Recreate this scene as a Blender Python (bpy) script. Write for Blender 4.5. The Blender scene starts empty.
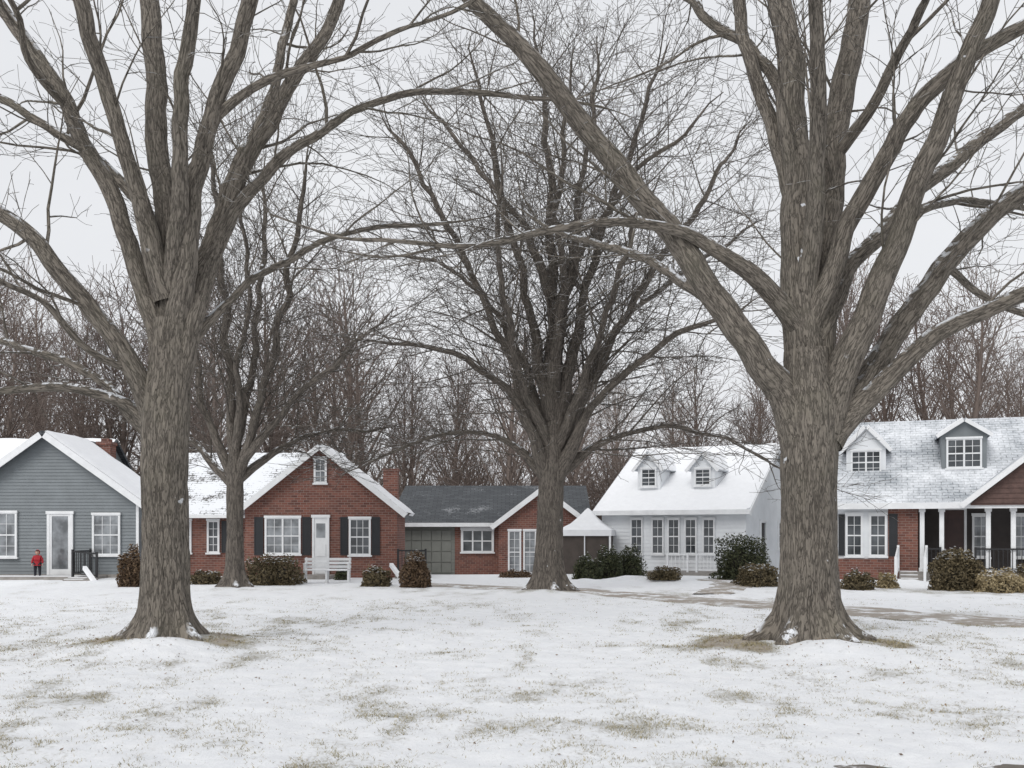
import bpy, math, random
import numpy as np
from mathutils import Vector, noise, Matrix
R = math.radians
F = 1000.0; HZ = 532.0; CH = 1.6
scene = bpy.context.scene
def wx(px, d): return (px-512.0)*d/F
def wz(py, d): return CH+(HZ-py)*d/F

# ------------------------------------------------------------ materials
def newmat(name):
    m = bpy.data.materials.new(name); m.use_nodes = True
    nt = m.node_tree; nt.nodes.clear()
    o = nt.nodes.new('ShaderNodeOutputMaterial'); b = nt.nodes.new('ShaderNodeBsdfPrincipled')
    nt.links.new(b.outputs[0], o.inputs[0])
    return m, nt, b
def N(nt, t, **kw):
    n = nt.nodes.new(t)
    for k, v in kw.items(): setattr(n, k, v)
    return n
def c4(c): return (c[0], c[1], c[2], 1)
def mixc(nt, fac, a, b, mode='MIX'):
    n = N(nt, 'ShaderNodeMix', data_type='RGBA', blend_type=mode)
    for sock, v in ((n.inputs[0], fac), (n.inputs[6], a), (n.inputs[7], b)):
        if hasattr(v, 'links') or isinstance(v, bpy.types.NodeSocket): nt.links.new(v, sock)
        elif isinstance(v, (int, float)): sock.default_value = v
        else: sock.default_value = c4(v)
    return n.outputs[2]
def math_(nt, op, a, b=None, c=None, clamp=False):
    n = N(nt, 'ShaderNodeMath', operation=op); n.use_clamp = clamp
    for i, v in enumerate((a, b, c)):
        if v is None: continue
        if isinstance(v, bpy.types.NodeSocket): nt.links.new(v, n.inputs[i])
        else: n.inputs[i].default_value = v
    return n.outputs[0]
def noise_(nt, vec, scale, detail=4, rough=0.55):
    n = N(nt, 'ShaderNodeTexNoise'); n.inputs['Scale'].default_value = scale
    n.inputs['Detail'].default_value = detail; n.inputs['Roughness'].default_value = rough
    if vec is not None: nt.links.new(vec, n.inputs['Vector'])
    return n.outputs['Fac']
def maprange(nt, v, a, b, c=0.0, d=1.0):
    n = N(nt, 'ShaderNodeMapRange'); nt.links.new(v, n.inputs[0])
    for i, x in enumerate((a, b, c, d)): n.inputs[i+1].default_value = x
    return n.outputs[0]
def bump_(nt, bs, h, strength, dist):
    b = N(nt, 'ShaderNodeBump'); b.inputs['Strength'].default_value = strength; b.inputs['Distance'].default_value = dist
    nt.links.new(h, b.inputs['Height']); nt.links.new(b.outputs[0], bs.inputs['Normal'])
def paint(name, col, rough=0.6, var=0.18, scale=3.0, metal=0.0):
    m, nt, b = newmat(name)
    tc = N(nt, 'ShaderNodeTexCoord')
    f = noise_(nt, tc.outputs['Object'], scale, 6, 0.65)
    f = maprange(nt, f, 0.3, 0.7)
    lo = [c*(1-var) for c in col]; hi = [min(1, c*(1+var*0.5)) for c in col]
    nt.links.new(mixc(nt, f, lo, hi), b.inputs['Base Color'])
    b.inputs['Roughness'].default_value = rough; b.inputs['Metallic'].default_value = metal
    return m
M = {}
M['white'] = paint('white_paint', (0.77, 0.78, 0.79), 0.5, 0.10)
M['white_wall'] = paint('white_siding', (0.75, 0.77, 0.79), 0.6, 0.10, 1.5)
M['gray_wall'] = paint('gray_siding', (0.19, 0.21, 0.222), 0.6, 0.16, 1.5)
M['sage'] = paint('sage_siding', (0.20, 0.205, 0.185), 0.6, 0.12, 2)
M['black'] = paint('black_iron', (0.015, 0.015, 0.017), 0.45, 0.2)
M['shutter'] = paint('shutter_black', (0.02, 0.022, 0.026), 0.5, 0.2)
M['concrete'] = paint('concrete', (0.30, 0.28, 0.26), 0.9, 0.3, 4)
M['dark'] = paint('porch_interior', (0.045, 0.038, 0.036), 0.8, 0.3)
M['core'] = paint('shrub_dark_core', (0.03, 0.026, 0.02), 0.9, 0.4)  # near-black, for the solid core added inside each shrub
M['red'] = paint('red_coat_cloth', (0.38, 0.018, 0.028), 0.8, 0.25, 14)
M['skin'] = paint('skin', (0.52, 0.32, 0.24), 0.6, 0.08, 8)
M['cloth'] = paint('dark_trousers', (0.02, 0.022, 0.03), 0.9, 0.3, 14)
M['hair'] = paint('brown_hair', (0.05, 0.03, 0.02), 0.7, 0.3, 14)
M['browngable'] = paint('brown_shake', (0.11, 0.065, 0.055), 0.8, 0.35, 6)
M['wood_door'] = paint('brown_door', (0.05, 0.022, 0.018), 0.5, 0.3, 6)
M['canvas'] = paint('white_canvas', (0.74, 0.75, 0.77), 0.8, 0.08, 2)
M['screen'] = paint('dark_screen', (0.07, 0.056, 0.048), 0.8, 0.3, 3)

def glass(name, col):
    m, nt, b = newmat(name)
    tc = N(nt, 'ShaderNodeTexCoord')
    f = maprange(nt, noise_(nt, tc.outputs['Object'], 1.7, 3), 0.35, 0.65)
    nt.links.new(mixc(nt, f, [c*0.35 for c in col], col), b.inputs['Base Color'])
    b.inputs['Roughness'].default_value = 0.06
    b.inputs['IOR'].default_value = 1.55
    return m
M['glass'] = glass('window_glass', (0.10, 0.11, 0.12))
M['glass_lt'] = glass('window_glass_with_blinds', (0.33, 0.35, 0.37))

def brick():
    m, nt, b = newmat('red_brick')
    uv = N(nt, 'ShaderNodeUVMap'); uv.uv_map = 'UVMap'
    br = N(nt, 'ShaderNodeTexBrick'); nt.links.new(uv.outputs[0], br.inputs['Vector'])
    br.inputs['Scale'].default_value = 1.0; br.inputs['Brick Width'].default_value = 0.22
    br.inputs['Row Height'].default_value = 0.085; br.inputs['Mortar Size'].default_value = 0.007
    br.inputs['Color1'].default_value = (0.21, 0.080, 0.056, 1); br.inputs['Color2'].default_value = (0.095, 0.036, 0.028, 1)
    br.inputs['Mortar'].default_value = (0.25, 0.20, 0.18, 1)
    f = maprange(nt, noise_(nt, uv.outputs[0], 1.3, 6, 0.7), 0.35, 0.65)
    nt.links.new(mixc(nt, f, br.outputs['Color'], mixc(nt, 0.3, br.outputs['Color'], (0.24, 0.13, 0.10))), b.inputs['Base Color'])
    b.inputs['Roughness'].default_value = 0.9
    bump_(nt, b, br.outputs['Fac'], -0.4, 0.01)
    return m
M['brick'] = brick()

def roofmat(name, c1, c2, snow_lo, snow_hi, seed=0.0):
    m, nt, b = newmat(name)
    uv = N(nt, 'ShaderNodeUVMap'); uv.uv_map = 'UVMap'
    br = N(nt, 'ShaderNodeTexBrick'); nt.links.new(uv.outputs[0], br.inputs['Vector'])
    br.inputs['Scale'].default_value = 1.0; br.inputs['Brick Width'].default_value = 0.35
    br.inputs['Row Height'].default_value = 0.16; br.inputs['Mortar Size'].default_value = 0.012
    br.inputs['Color1'].default_value = c4(c1); br.inputs['Color2'].default_value = c4(c2)
    br.inputs['Mortar'].default_value = c4([x*0.35 for x in c1])
    mp = N(nt, 'ShaderNodeMapping'); mp.inputs['Location'].default_value = (seed, seed*1.7, 0)
    nt.links.new(uv.outputs[0], mp.inputs[0])
    big = noise_(nt, mp.outputs[0], 0.7, 5, 0.6)
    fine = noise_(nt, mp.outputs[0], 9, 4, 0.7)
    s = math_(nt, 'ADD', math_(nt, 'MULTIPLY', big, 0.65), math_(nt, 'MULTIPLY', fine, 0.35))
    s = math_(nt, 'SUBTRACT', s, math_(nt, 'MULTIPLY', br.outputs['Fac'], 0.06))
    fac = maprange(nt, s, snow_lo, snow_hi)
    nt.links.new(mixc(nt, fac, br.outputs['Color'], (0.80, 0.82, 0.85)), b.inputs['Base Color'])
    b.inputs['Roughness'].default_value = 0.85
    bump_(nt, b, fac, 0.4, 0.02)
    return m
M['roof_gray'] = roofmat('gray_shingles_dusted', (0.30, 0.33, 0.36), (0.22, 0.245, 0.27), 0.36, 0.62, 3)
M['roof_dark'] = roofmat('dark_shingles_dusted', (0.085, 0.092, 0.10), (0.055, 0.06, 0.067), 0.56, 0.9, 7)
M['roof_patch'] = roofmat('shingles_snow_patches', (0.10, 0.09, 0.08), (0.07, 0.065, 0.06), 0.41, 0.46, 11)

def snowm(name='snow', col=(0.87, 0.88, 0.90)):
    m, nt, b = newmat(name)
    tc = N(nt, 'ShaderNodeTexCoord')
    f = noise_(nt, tc.outputs['Object'], 5, 8, 0.65)
    nt.links.new(mixc(nt, maprange(nt, f, 0.3, 0.7), [c*0.94 for c in col], col), b.inputs['Base Color'])
    b.inputs['Roughness'].default_value = 0.7
    bump_(nt, b, f, 0.5, 0.04)
    return m
M['snow'] = snowm()

def barkmat(name, lo, hi, moss, snow=0.0, sc=1.0):
    m, nt, b = newmat(name)
    at = N(nt, 'ShaderNodeAttribute'); at.attribute_name = 'bark_co'
    v = at.outputs['Vector']
    n1 = maprange(nt, noise_(nt, v, 26*sc, 5, 0.65), 0.36, 0.64)
    n2 = maprange(nt, noise_(nt, v, 90*sc, 4, 0.7), 0.35, 0.65)
    ridge = math_(nt, 'ABSOLUTE', math_(nt, 'SUBTRACT', noise_(nt, v, 17*sc, 2, 0.5), 0.5))
    ridge = maprange(nt, ridge, 0.0, 0.05)
    ridge2 = math_(nt, 'ABSOLUTE', math_(nt, 'SUBTRACT', noise_(nt, v, 34*sc, 2, 0.5), 0.48))
    ridge2 = maprange(nt, ridge2, 0.0, 0.05)
    h = math_(nt, 'ADD', math_(nt, 'ADD', math_(nt, 'MULTIPLY', n1, 0.28), math_(nt, 'MULTIPLY', math_(nt, 'MULTIPLY', ridge, ridge2), 0.5)), math_(nt, 'MULTIPLY', n2, 0.22))
    tc = N(nt, 'ShaderNodeTexCoord')
    big = noise_(nt, tc.outputs['Object'], 1.1, 6, 0.7)
    col = mixc(nt, maprange(nt, h, 0.08, 0.86), lo, hi)
    col = mixc(nt, maprange(nt, big, 0.50, 0.72, 0, 0.4), col, moss)
    col = mixc(nt, maprange(nt, noise_(nt, tc.outputs['Object'], 0.8, 4), 0.35, 0.65, 0.25, 0.0), col, lo)
    if snow > 0:
        ge = N(nt, 'ShaderNodeNewGeometry'); sp = N(nt, 'ShaderNodeSeparateXYZ')
        nt.links.new(ge.outputs['Normal'], sp.inputs[0])
        sn = noise_(nt, tc.outputs['Object'], 6, 5, 0.7)
        sf = math_(nt, 'MULTIPLY', maprange(nt, sp.outputs[2], 0.48, 0.66), maprange(nt, sn, 0.58-snow, 0.63-snow))
        fleck = math_(nt, 'MULTIPLY', maprange(nt, noise_(nt, tc.outputs['Object'], 3.1, 3, 0.6), 0.705, 0.725), maprange(nt, sp.outputs[2], -0.15, 0.05))
        sf = math_(nt, 'MAXIMUM', sf, fleck)
        col = mixc(nt, sf, col, (0.78, 0.80, 0.83))
    nt.links.new(col, b.inputs['Base Color'])
    b.inputs['Roughness'].default_value = 0.95
    bump_(nt, b, h, 0.9, 0.026)
    return m
M['bark'] = barkmat('furrowed_bark', (0.036, 0.030, 0.024), (0.262, 0.230, 0.192), (0.15, 0.14, 0.10), 0.08)
M['bark_far'] = barkmat('dark_bark', (0.04, 0.033, 0.028), (0.19, 0.165, 0.14), (0.11, 0.10, 0.08), 0.06, 0.8)
def bgbark():
    m, nt, b = newmat('woodland_bark')
    oi = N(nt, 'ShaderNodeObjectInfo')
    nt.links.new(mixc(nt, oi.outputs['Random'], (0.115, 0.085, 0.072), (0.25, 0.205, 0.18)), b.inputs['Base Color'])
    b.inputs['Roughness'].default_value = 0.95
    return m
M['bark_bg'] = bgbark()

def leafmat(name, a, bcol, c=None):
    m, nt, b = newmat(name)
    ge = N(nt, 'ShaderNodeNewGeometry')
    r = N(nt, 'ShaderNodeValToRGB'); nt.links.new(ge.outputs['Random Per Island'], r.inputs[0])
    r.color_ramp.elements[0].color = c4(a); r.color_ramp.elements[1].color = c4(bcol)
    nt.links.new(r.outputs[0], b.inputs['Base Color']); b.inputs['Roughness'].default_value = 0.75
    return m
M['leaf_green'] = leafmat('boxwood_leaves', (0.022, 0.032, 0.014), (0.085, 0.09, 0.04))
M['leaf_brown'] = leafmat('winter_shrub_leaves', (0.05, 0.04, 0.02), (0.18, 0.14, 0.075))
M['leaf_rust'] = leafmat('rust_shrub_leaves', (0.06, 0.036, 0.022), (0.17, 0.11, 0.06))
M['leaf_tan'] = leafmat('dry_ornamental_grass', (0.22, 0.17, 0.09), (0.42, 0.34, 0.2))
M['blade'] = leafmat('winter_grass', (0.15, 0.135, 0.065), (0.44, 0.38, 0.24))
M['dead'] = leafmat('fallen_leaf_brown', (0.07, 0.04, 0.02), (0.25, 0.16, 0.09))

# ------------------------------------------------------------ noise
rs = np.random.RandomState(5)
TAB = rs.rand(256, 256)
def vn(x, y, s=0):
    x = np.asarray(x, float)+s*17.3; y = np.asarray(y, float)+s*9.1
    xi = np.floor(x).astype(int); yi = np.floor(y).astype(int)
    fx = x-xi; fy = y-yi; fx = fx*fx*(3-2*fx); fy = fy*fy*(3-2*fy)
    a = TAB[xi % 256, yi % 256]; b = TAB[(xi+1) % 256, yi % 256]
    c = TAB[xi % 256, (yi+1) % 256]; d = TAB[(xi+1) % 256, (yi+1) % 256]
    return (a*(1-fx)+b*fx)*(1-fy)+(c*(1-fx)+d*fx)*fy
def fbm(x, y, o=4, s=0):
    t = 0; a = 0.5; n = 0
    for i in range(o):
        t = t+a*vn(x*2**i, y*2**i, s+i); n += a; a *= 0.5
    return t/n
T1 = (wx(166, 13.6), 13.6); T4 = (wx(809, 13.6), 13.6)
T3 = (wx(549, 26.8), 26.8); T2 = (wx(235, 27.6), 27.6)
WALK = [(15, 13.0, 0.95), (11.4, 15.9, 0.95), (8.9, 18.1, 1.0), (7.0, 20.6, 1.0), (4.9, 23.4, 0.95), (2.5, 26.6, 0.9), (-0.2, 29.3, 0.8), (-3.0, 31.6, 0.8)]
def walkdist(x, y):
    d = np.full(np.shape(x), 1e9)
    for (a, b) in zip(WALK[:-1], WALK[1:]):
        vx, vy = b[0]-a[0], b[1]-a[1]
        t = np.clip(((x-a[0])*vx+(y-a[1])*vy)/(vx*vx+vy*vy), 0, 1)
        d = np.minimum(d, np.hypot(x-a[0]-t*vx, y-a[1]-t*vy))
    return d
def terrain(x, y):
    x = np.asarray(x, float); y = np.asarray(y, float)
    near = np.clip((34-y)/12, 0, 1)*np.clip(1.6-np.abs(x)/30, 0, 1)
    h = 0.10*(fbm(x*0.18, y*0.18, 3, 1)-0.5)*near
    wk = np.clip((walkdist(x, y)-0.95)/0.5, 0, 1)
    h = h+(0.07*(fbm(x*1.3, y*1.3, 3, 2)-0.5)*near + 0.045*(fbm(x*5, y*5, 3, 3)-0.5)*near)*wk
    for (tx, ty), a, s in ((T1, 0.20, 1.05), (T4, 0.20, 1.15), (T3, 0.10, 1.0), (T2, 0.08, 0.9)):
        r2 = (x-tx)**2+(y-ty)**2
        h = h+a*np.exp(-r2/(2*s*s))
    # snow heaped against the near side of the trunks
    h = h+0.10*np.exp(-(((x-T1[0]-0.28)/0.42)**2+((y-T1[1]+0.85)/0.40)**2))
    h = h+0.12*np.exp(-(((x-T4[0]-0.05)/0.42)**2+((y-T4[1]+0.98)/0.42)**2))
    # low snowbanks in front of the houses
    bank = np.clip(fbm(x*0.55, y*0.4, 3, 31)*2.6-1.15, 0, 1)*np.exp(-((y-31.2-0.9*np.sin(x*0.5))/0.9)**2)
    h = h+0.22*bank*wk
    h = h-0.22*np.exp(-(((x+2.5)/6)**2+((y-43)/3.5)**2))
    h = h-0.05*(1-wk)
    return h
def th(x, y): return float(terrain(x, y))
def grassmask(x, y):
    x = np.asarray(x, float); y = np.asarray(y, float)
    a = fbm(x*0.6, y*0.22, 4, 11); b = fbm(x*2.6, y*1.3, 4, 15)
    g = 0.35*a+0.65*b
    g = (g-0.50)*1.9+0.16
    g = g+0.12*np.exp(-((y-13.4-0.6*np.sin(x*0.4))/1.0)**2)+0.08*np.exp(-((y-9.6-0.5*np.sin(x*0.8+1))/1.5)**2)
    g = g+0.12*np.exp(-((y-17.5-0.8*np.sin(x*0.3+2))/0.8)**2)
    g = g+0.3*np.exp(-((walkdist(x, y)-1.15)/0.3)**2)
    g = g+0.4*np.exp(-(((x-13.5)/4)**2+((y-27)/2)**2))
    for (tx, ty), rr, am in ((T1, 0.85, 1.6), (T4, 1.0, 2.0), (T3, 0.75, .8)):
        dx = x-tx; dy = y-ty; r = np.sqrt(dx*dx+dy*dy)+1e-6
        side = 0.10+0.90*np.clip(np.abs(dx)/r, 0, 1)**2
        g = g+am*np.exp(-((r-rr)/0.36)**2)*side*(0.25+1.1*vn(x*2.5, y*2.5, 4))
    g = g-1.2*np.exp(-(((x-T1[0]-0.28)/0.5)**2+((y-T1[1]+0.95)/0.5)**2))
    g = g-1.2*np.exp(-(((x-T4[0]-0.05)/0.5)**2+((y-T4[1]+1.05)/0.5)**2))
    return np.clip(g, 0, 1.3)*np.clip((46-y)/20, 0.35, 1)

# ------------------------------------------------------------ helpers
def link(o):
    scene.collection.objects.link(o); return o
def empty(name, loc=(0, 0, 0), rz=0):
    e = bpy.data.objects.new(name, None); e.location = loc; e.rotation_euler = (0, 0, rz); e.empty_display_size = .3
    return link(e)
def autouv(me):
    uvl = me.uv_layers.new(name='UVMap'); Z = Vector((0, 0, 1))
    for p in me.polygons:
        n = p.normal
        if abs(n.z) > 0.98: t = Vector((1, 0, 0)); b = Vector((0, 1, 0))
        else: t = Z.cross(n).normalized(); b = n.cross(t)
        for li in p.loop_indices:
            co = me.vertices[me.loops[li].vertex_index].co
            uvl.data[li].uv = (co.dot(t), co.dot(b))
def mesh_obj(name, vs, fs, mat, parent=None, smooth=False, uv=True):
    me = bpy.data.meshes.new(name); me.from_pydata([tuple(v) for v in vs], [], fs); me.update()
    if uv: autouv(me)
    mats = mat if isinstance(mat, list) else [mat]
    for mm in mats: me.materials.append(mm)
    if smooth: me.polygons.foreach_set('use_smooth', [True]*len(me.polygons))
    o = link(bpy.data.objects.new(name, me))
    if parent: o.parent = parent
    return o
BF = [(0, 3, 2, 1), (4, 5, 6, 7), (0, 1, 5, 4), (1, 2, 6, 5), (2, 3, 7, 6), (3, 0, 4, 7)]
def boxv(x0, x1, y0, y1, z0, z1):
    return [(x0, y0, z0), (x1, y0, z0), (x1, y1, z0), (x0, y1, z0), (x0, y0, z1), (x1, y0, z1), (x1, y1, z1), (x0, y1, z1)]
class Geo:
    def __init__(s): s.v = []; s.f = []
    def add(s, vs, fs):
        n = len(s.v); s.v += [tuple(v) for v in vs]; s.f += [tuple(i+n for i in f) for f in fs]
    def box(s, *a): s.add(boxv(*a), BF); return s
    def bar(s, p, q, w):
        p = Vector(p); q = Vector(q); d = (q-p).normalized()
        a = d.cross(Vector((0, 0, 1)));
        if a.length < 1e-3: a = Vector((1, 0, 0))
        a.normalize(); b = d.cross(a); w2 = w/2
        vs = [p-a*w2-b*w2, p+a*w2-b*w2, p+a*w2+b*w2, p-a*w2+b*w2, q-a*w2-b*w2, q+a*w2-b*w2, q+a*w2+b*w2, q-a*w2+b*w2]
        s.add(vs, BF); return s
    def obj(s, name, mat, parent=None, smooth=False): return mesh_obj(name, s.v, s.f, mat, parent, smooth)

class House:
    def __init__(s, name, ax, ay, theta=0.0):
        s.e = empty(name, (ax, ay, 0), -R(theta))
    def box(s, name, mat, *a): return Geo().box(*a).obj(name, M[mat], s.e)
    def gable(s, name, mat, x0, x1, xp, y0, y1, zb, ze, zp):
        vs = [(x0, y0, zb), (x1, y0, zb), (x1, y0, ze), (xp, y0, zp), (x0, y0, ze), (x0, y1, zb), (x1, y1, zb), (x1, y1, ze), (xp, y1, zp), (x0, y1, ze)]
        fs = [(0, 1, 2, 3, 4), (9, 8, 7, 6, 5), (0, 5, 6, 1), (1, 6, 7, 2), (2, 7, 8, 3), (3, 8, 9, 4), (4, 9, 5, 0)]
        return mesh_obj(name, vs, fs, M[mat], s.e)
    def gable_side(s, name, mat, y0, y1, yp, x0, x1, zb, ze, zp):
        vs = [(x0, y0, zb), (x0, y1, zb), (x0, y1, ze), (x0, yp, zp), (x0, y0, ze), (x1, y0, zb), (x1, y1, zb), (x1, y1, ze), (x1, yp, zp), (x1, y0, ze)]
        fs = [(4, 3, 2, 1, 0), (5, 6, 7, 8, 9), (0, 1, 6, 5), (1, 2, 7, 6), (2, 3, 8, 7), (3, 4, 9, 8), (4, 0, 5, 9)]
        return mesh_obj(name, vs, fs, M[mat], s.e)
    def slab(s, name, mat, a, b, c, d, t):
        a, b, c, d = map(Vector, (a, b, c, d)); n = (b-a).cross(d-a).normalized()
        if n.z < 0: n = -n
        vs = [a, b, c, d, a+n*t, b+n*t, c+n*t, d+n*t]
        fl = (b-a).cross(d-a).z < 0
        fs = BF if not fl else [tuple(reversed(f)) for f in BF]
        return mesh_obj(name, vs, fs, M[mat], s.e)
    def snowslab(s, name, a, b, c, d, t, off):
        a, b, c, d = map(Vector, (a, b, c, d)); n = (b-a).cross(d-a).normalized()
        if n.z < 0: n = -n
        nu = max(2, int((b-a).length/0.18)); nv = max(2, int((d-a).length/0.18))
        vs = []
        for j in range(nv+1):
            for i in range(nu+1):
                u = i/nu; v = j/nv
                p = a*(1-u)*(1-v)+b*u*(1-v)+c*u*v+d*(1-u)*v
                edge = min(u*(b-a).length, (1-u)*(b-a).length, v*(d-a).length)
                k = min(1, edge/0.12)
                w = noise.noise(p*1.2+Vector((a.x, 3, 1)))
                vs.append(p+n*(off+t*k*(0.8+0.5*w)))
        fs = []
        fl = (b-a).cross(d-a).z < 0
        for j in range(nv):
            for i in range(nu):
                q = (j*(nu+1)+i, j*(nu+1)+i+1, (j+1)*(nu+1)+i+1, (j+1)*(nu+1)+i)
                fs.append(tuple(reversed(q)) if fl else q)
        return mesh_obj(name, vs, fs, M['snow'], s.e, True)
    def window(s, x0, x1, z0, z1, face, side='front', cols=2, rows=4, gm='glass', sash=1, frame='white', fw=0.07, nm='window'):
        def mp(u0, u1, d0, d1, z0, z1):
            if side == 'front': return boxv(u0, u1, face-d1, face-d0, z0, z1)
            return boxv(face+d0, face+d1, u0, u1, z0, z1)
        g = Geo(); A = lambda *a: g.add(mp(*a), BF)
        A(x0, x0+fw, 0.002, 0.07, z0, z1); A(x1-fw, x1, 0.002, 0.07, z0, z1)
        A(x0-0.02, x1+0.02, 0.002, 0.09, z1, z1+fw*1.2); A(x0-0.04, x1+0.04, 0.002, 0.11, z0-0.06, z0)
        n = sash
        wtot = (x1-x0-2*fw); sw = wtot/n
        for i in range(1, n): A(x0+fw+i*sw-0.03, x0+fw+i*sw+0.03, 0.002, 0.068, z0, z1)
        zm = (z0+z1)/2
        for i in range(n):
            a = x0+fw+i*sw+(0.03 if i else 0); b = x0+fw+(i+1)*sw-(0.03 if i < n-1 else 0)
            A(a, b, 0.002, 0.05, zm-0.022, zm+0.022)
            A(a, b, 0.002, 0.05, z0, z0+0.05); A(a, b, 0.002, 0.05, z1-0.04, z1)
            for c in range(1, cols): A(a+(b-a)*c/cols-0.009, a+(b-a)*c/cols+0.009, 0.026, 0.038, z0+.05, z1-.04)
            for r in range(1, rows):
                z = z0+(z1-z0)*r/rows
                if abs(z-zm) > 0.05: A(a, b, 0.0275, 0.0365, z-0.008, z+0.008)
        g.obj(nm+'_frame', M[frame], s.e)
        g = Geo(); g.add(mp(x0+fw, x1-fw, 0.004, 0.024, z0, z1), BF); g.obj(nm+'_pane', M[gm], s.e)
    def shutter(s, x0, x1, z0, z1, y):
        g = Geo().box(x0, x1, y-0.03, y-0.003, z0, z1)
        g.box(x0, x0+0.03, y-0.05, y-0.031, z0, z1).box(x1-0.03, x1, y-0.05, y-0.031, z0, z1)
        k = int((z1-z0)/0.09)
        for i in range(k+1): g.box(x0+0.032, x1-0.032, y-0.046, y-0.0315, z0+i*(z1-z0-0.035)/k, z0+i*(z1-z0-0.035)/k+0.035)
        g.obj('shutter', M['shutter'], s.e)
    def siding(s, name, mat, y, zb, zt, xl, xr, h=0.115):
        vs = []; fs = []; z = zb
        while z < zt-0.02:
            z2 = min(z+h, zt)
            b = len(vs)
            vs += [(xl(z), y-0.026, z), (xr(z), y-0.026, z), (xr(z2), y-0.003, z2), (xl(z2), y-0.003, z2), (xl(z), y-0.003, z), (xr(z), y-0.003, z)]
            fs += [(b, b+1, b+2, b+3), (b+4, b+5, b+1, b)]
            z = z2
        return mesh_obj(name, vs, fs, M[mat], s.e)
def railing(parent, p, q, h, name='railing', mat='black', n=None, post=0.05):
    p = Vector(p); q = Vector(q); g = Geo(); up = Vector((0, 0, h)); L = (q-p).length
    g.bar(p+up, q+up, post); g.bar(p+up*0.15, q+up*0.15, post*0.7)
    g.bar(p, p+up*1.08, post*1.3); g.bar(q, q+up*1.08, post*1.3)
    n = n or int(L/0.13)
    for i in range(1, n): r = p.lerp(q, i/n); g.bar(r+up*0.15, r+up*0.985, 0.022)
    return g.obj(name, M[mat], parent)
def steps(parent, x0, x1, y0, n, rise=0.16, run=0.3, name='steps'):
    g = Geo()
    for i in range(n): g.box(x0, x1, y0-run*(i+1)+0.0, y0-run*i-0.002, -0.3, rise*(n-i))
    g.obj(name, M['concrete'], parent)
    g = Geo()
    for i in range(n): g.box(x0+0.03, x1-0.25, y0-run*(i+1)+0.03, y0-run*i-0.03, rise*(n-i), rise*(n-i)+0.02)
    g.obj(name+'_snow', M['snow'], parent)

# ------------------------------------------------------------ trees
class TreeMesh:
    def __init__(s): s.v = []; s.f = []; s.a = []
    def tube(s, pts, rad, sides=None, rough=0.0, flare=None, l0=0.0):
        n = len(pts); base = len(s.v)
        t0 = (pts[1]-pts[0]).normalized()
        ref = Vector((1, 0, 0)) if abs(t0.x) < 0.9 else Vector((0, 1, 0))
        nx = (ref-t0*ref.dot(t0)).normalized()
        if sides is None:
            r = max(rad); sides = 32 if r > 0.12 else 12 if r > 0.05 else 7 if r > 0.022 else 4 if r > 0.011 else 3
        L = l0; seed = Vector((pts[0].x*3.1+7, pts[0].y*2.3, l0))
        cs = [(math.cos(2*math.pi*k/sides), math.sin(2*math.pi*k/sides)) for k in range(sides)]
        for i in range(n):
            if i == 0: t = t0
            elif i == n-1: t = (pts[i]-pts[i-1]).normalized()
            else: t = (pts[i+1]-pts[i-1]).normalized()
            nx = nx-t*nx.dot(t); nx.normalize(); ny = t.cross(nx)
            if i: L += (pts[i]-pts[i-1]).length
            r = rad[i]; p = pts[i]
            for c, sn in cs:
                rr = r
                if flare:
                    zz = max(0, L); ang = math.atan2(sn, c)
                    lobes = 0.5+0.5*math.cos(ang*flare[2]+flare[3]+0.7*math.sin(ang*2+flare[3]))
                    rr *= 1+flare[0]*math.exp(-zz/flare[1])*(0.45+1.1*lobes*lobes)+0.06*lobes*math.exp(-zz/1.2)
                if rough > 0:
                    q = Vector((c*r*15, sn*r*15, L*2.0))+seed
                    w = noise.noise(q)+0.4*noise.noise(q*2.3); w2 = noise.noise(Vector((c*r*4, sn*r*4, L*1.5))+seed)
                    rr *= 1+0.07*w2
                    rr += rough*(min(abs(w)*2.4, 0.9)-0.35)
                s.v.append((p.x+(nx.x*c+ny.x*sn)*rr, p.y+(nx.y*c+ny.y*sn)*rr, p.z+(nx.z*c+ny.z*sn)*rr))
                s.a.append((c*r+pts[0].x, sn*r+pts[0].y, L*0.16))
        for i in range(n-1):
            for k in range(sides):
                a = base+i*sides+k; b = base+i*sides+(k+1) % sides
                s.f.append((a, b, b+sides, a+sides))
    def mesh(s, name, mat):
        me = bpy.data.meshes.new(name); me.from_pydata(s.v, [], s.f); me.update()
        at = me.attributes.new('bark_co', 'FLOAT_VECTOR', 'POINT')
        at.data.foreach_set('vector', np.array(s.a, dtype=np.float32).ravel())
        me.materials.append(mat)
        me.polygons.foreach_set('use_smooth', [True]*len(s.f))
        return me
def rv(rng): return Vector((rng.uniform(-1, 1), rng.uniform(-1, 1), rng.uniform(-1, 1)))
def path(rng, p, d, L, n, up, wig, drag=0.0):
    pts = [p.copy()]; d = d.normalized(); st = L/n
    for i in range(n):
        d = (d+Vector((0, 0, up))+rv(rng)*wig).normalized()
        p = p+d*st; pts.append(p)
    return pts
def catmull(P, step):
    out = []; n = len(P)
    for i in range(n-1):
        p0 = P[max(0, i-1)]; p1 = P[i]; p2 = P[i+1]; p3 = P[min(n-1, i+2)]
        L = (Vector(p2[:3])-Vector(p1[:3])).length; k = max(1, int(L/step))
        for j in range(k):
            t = j/k; q = []
            for c in range(4):
                a, b, cc, d = p0[c], p1[c], p2[c], p3[c]
                q.append(0.5*((2*b)+(-a+cc)*t+(2*a-5*b+4*cc-d)*t*t+(-a+3*b-3*cc+d)*t**3))
            out.append(q)
    out.append(list(P[-1])); return out
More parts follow.
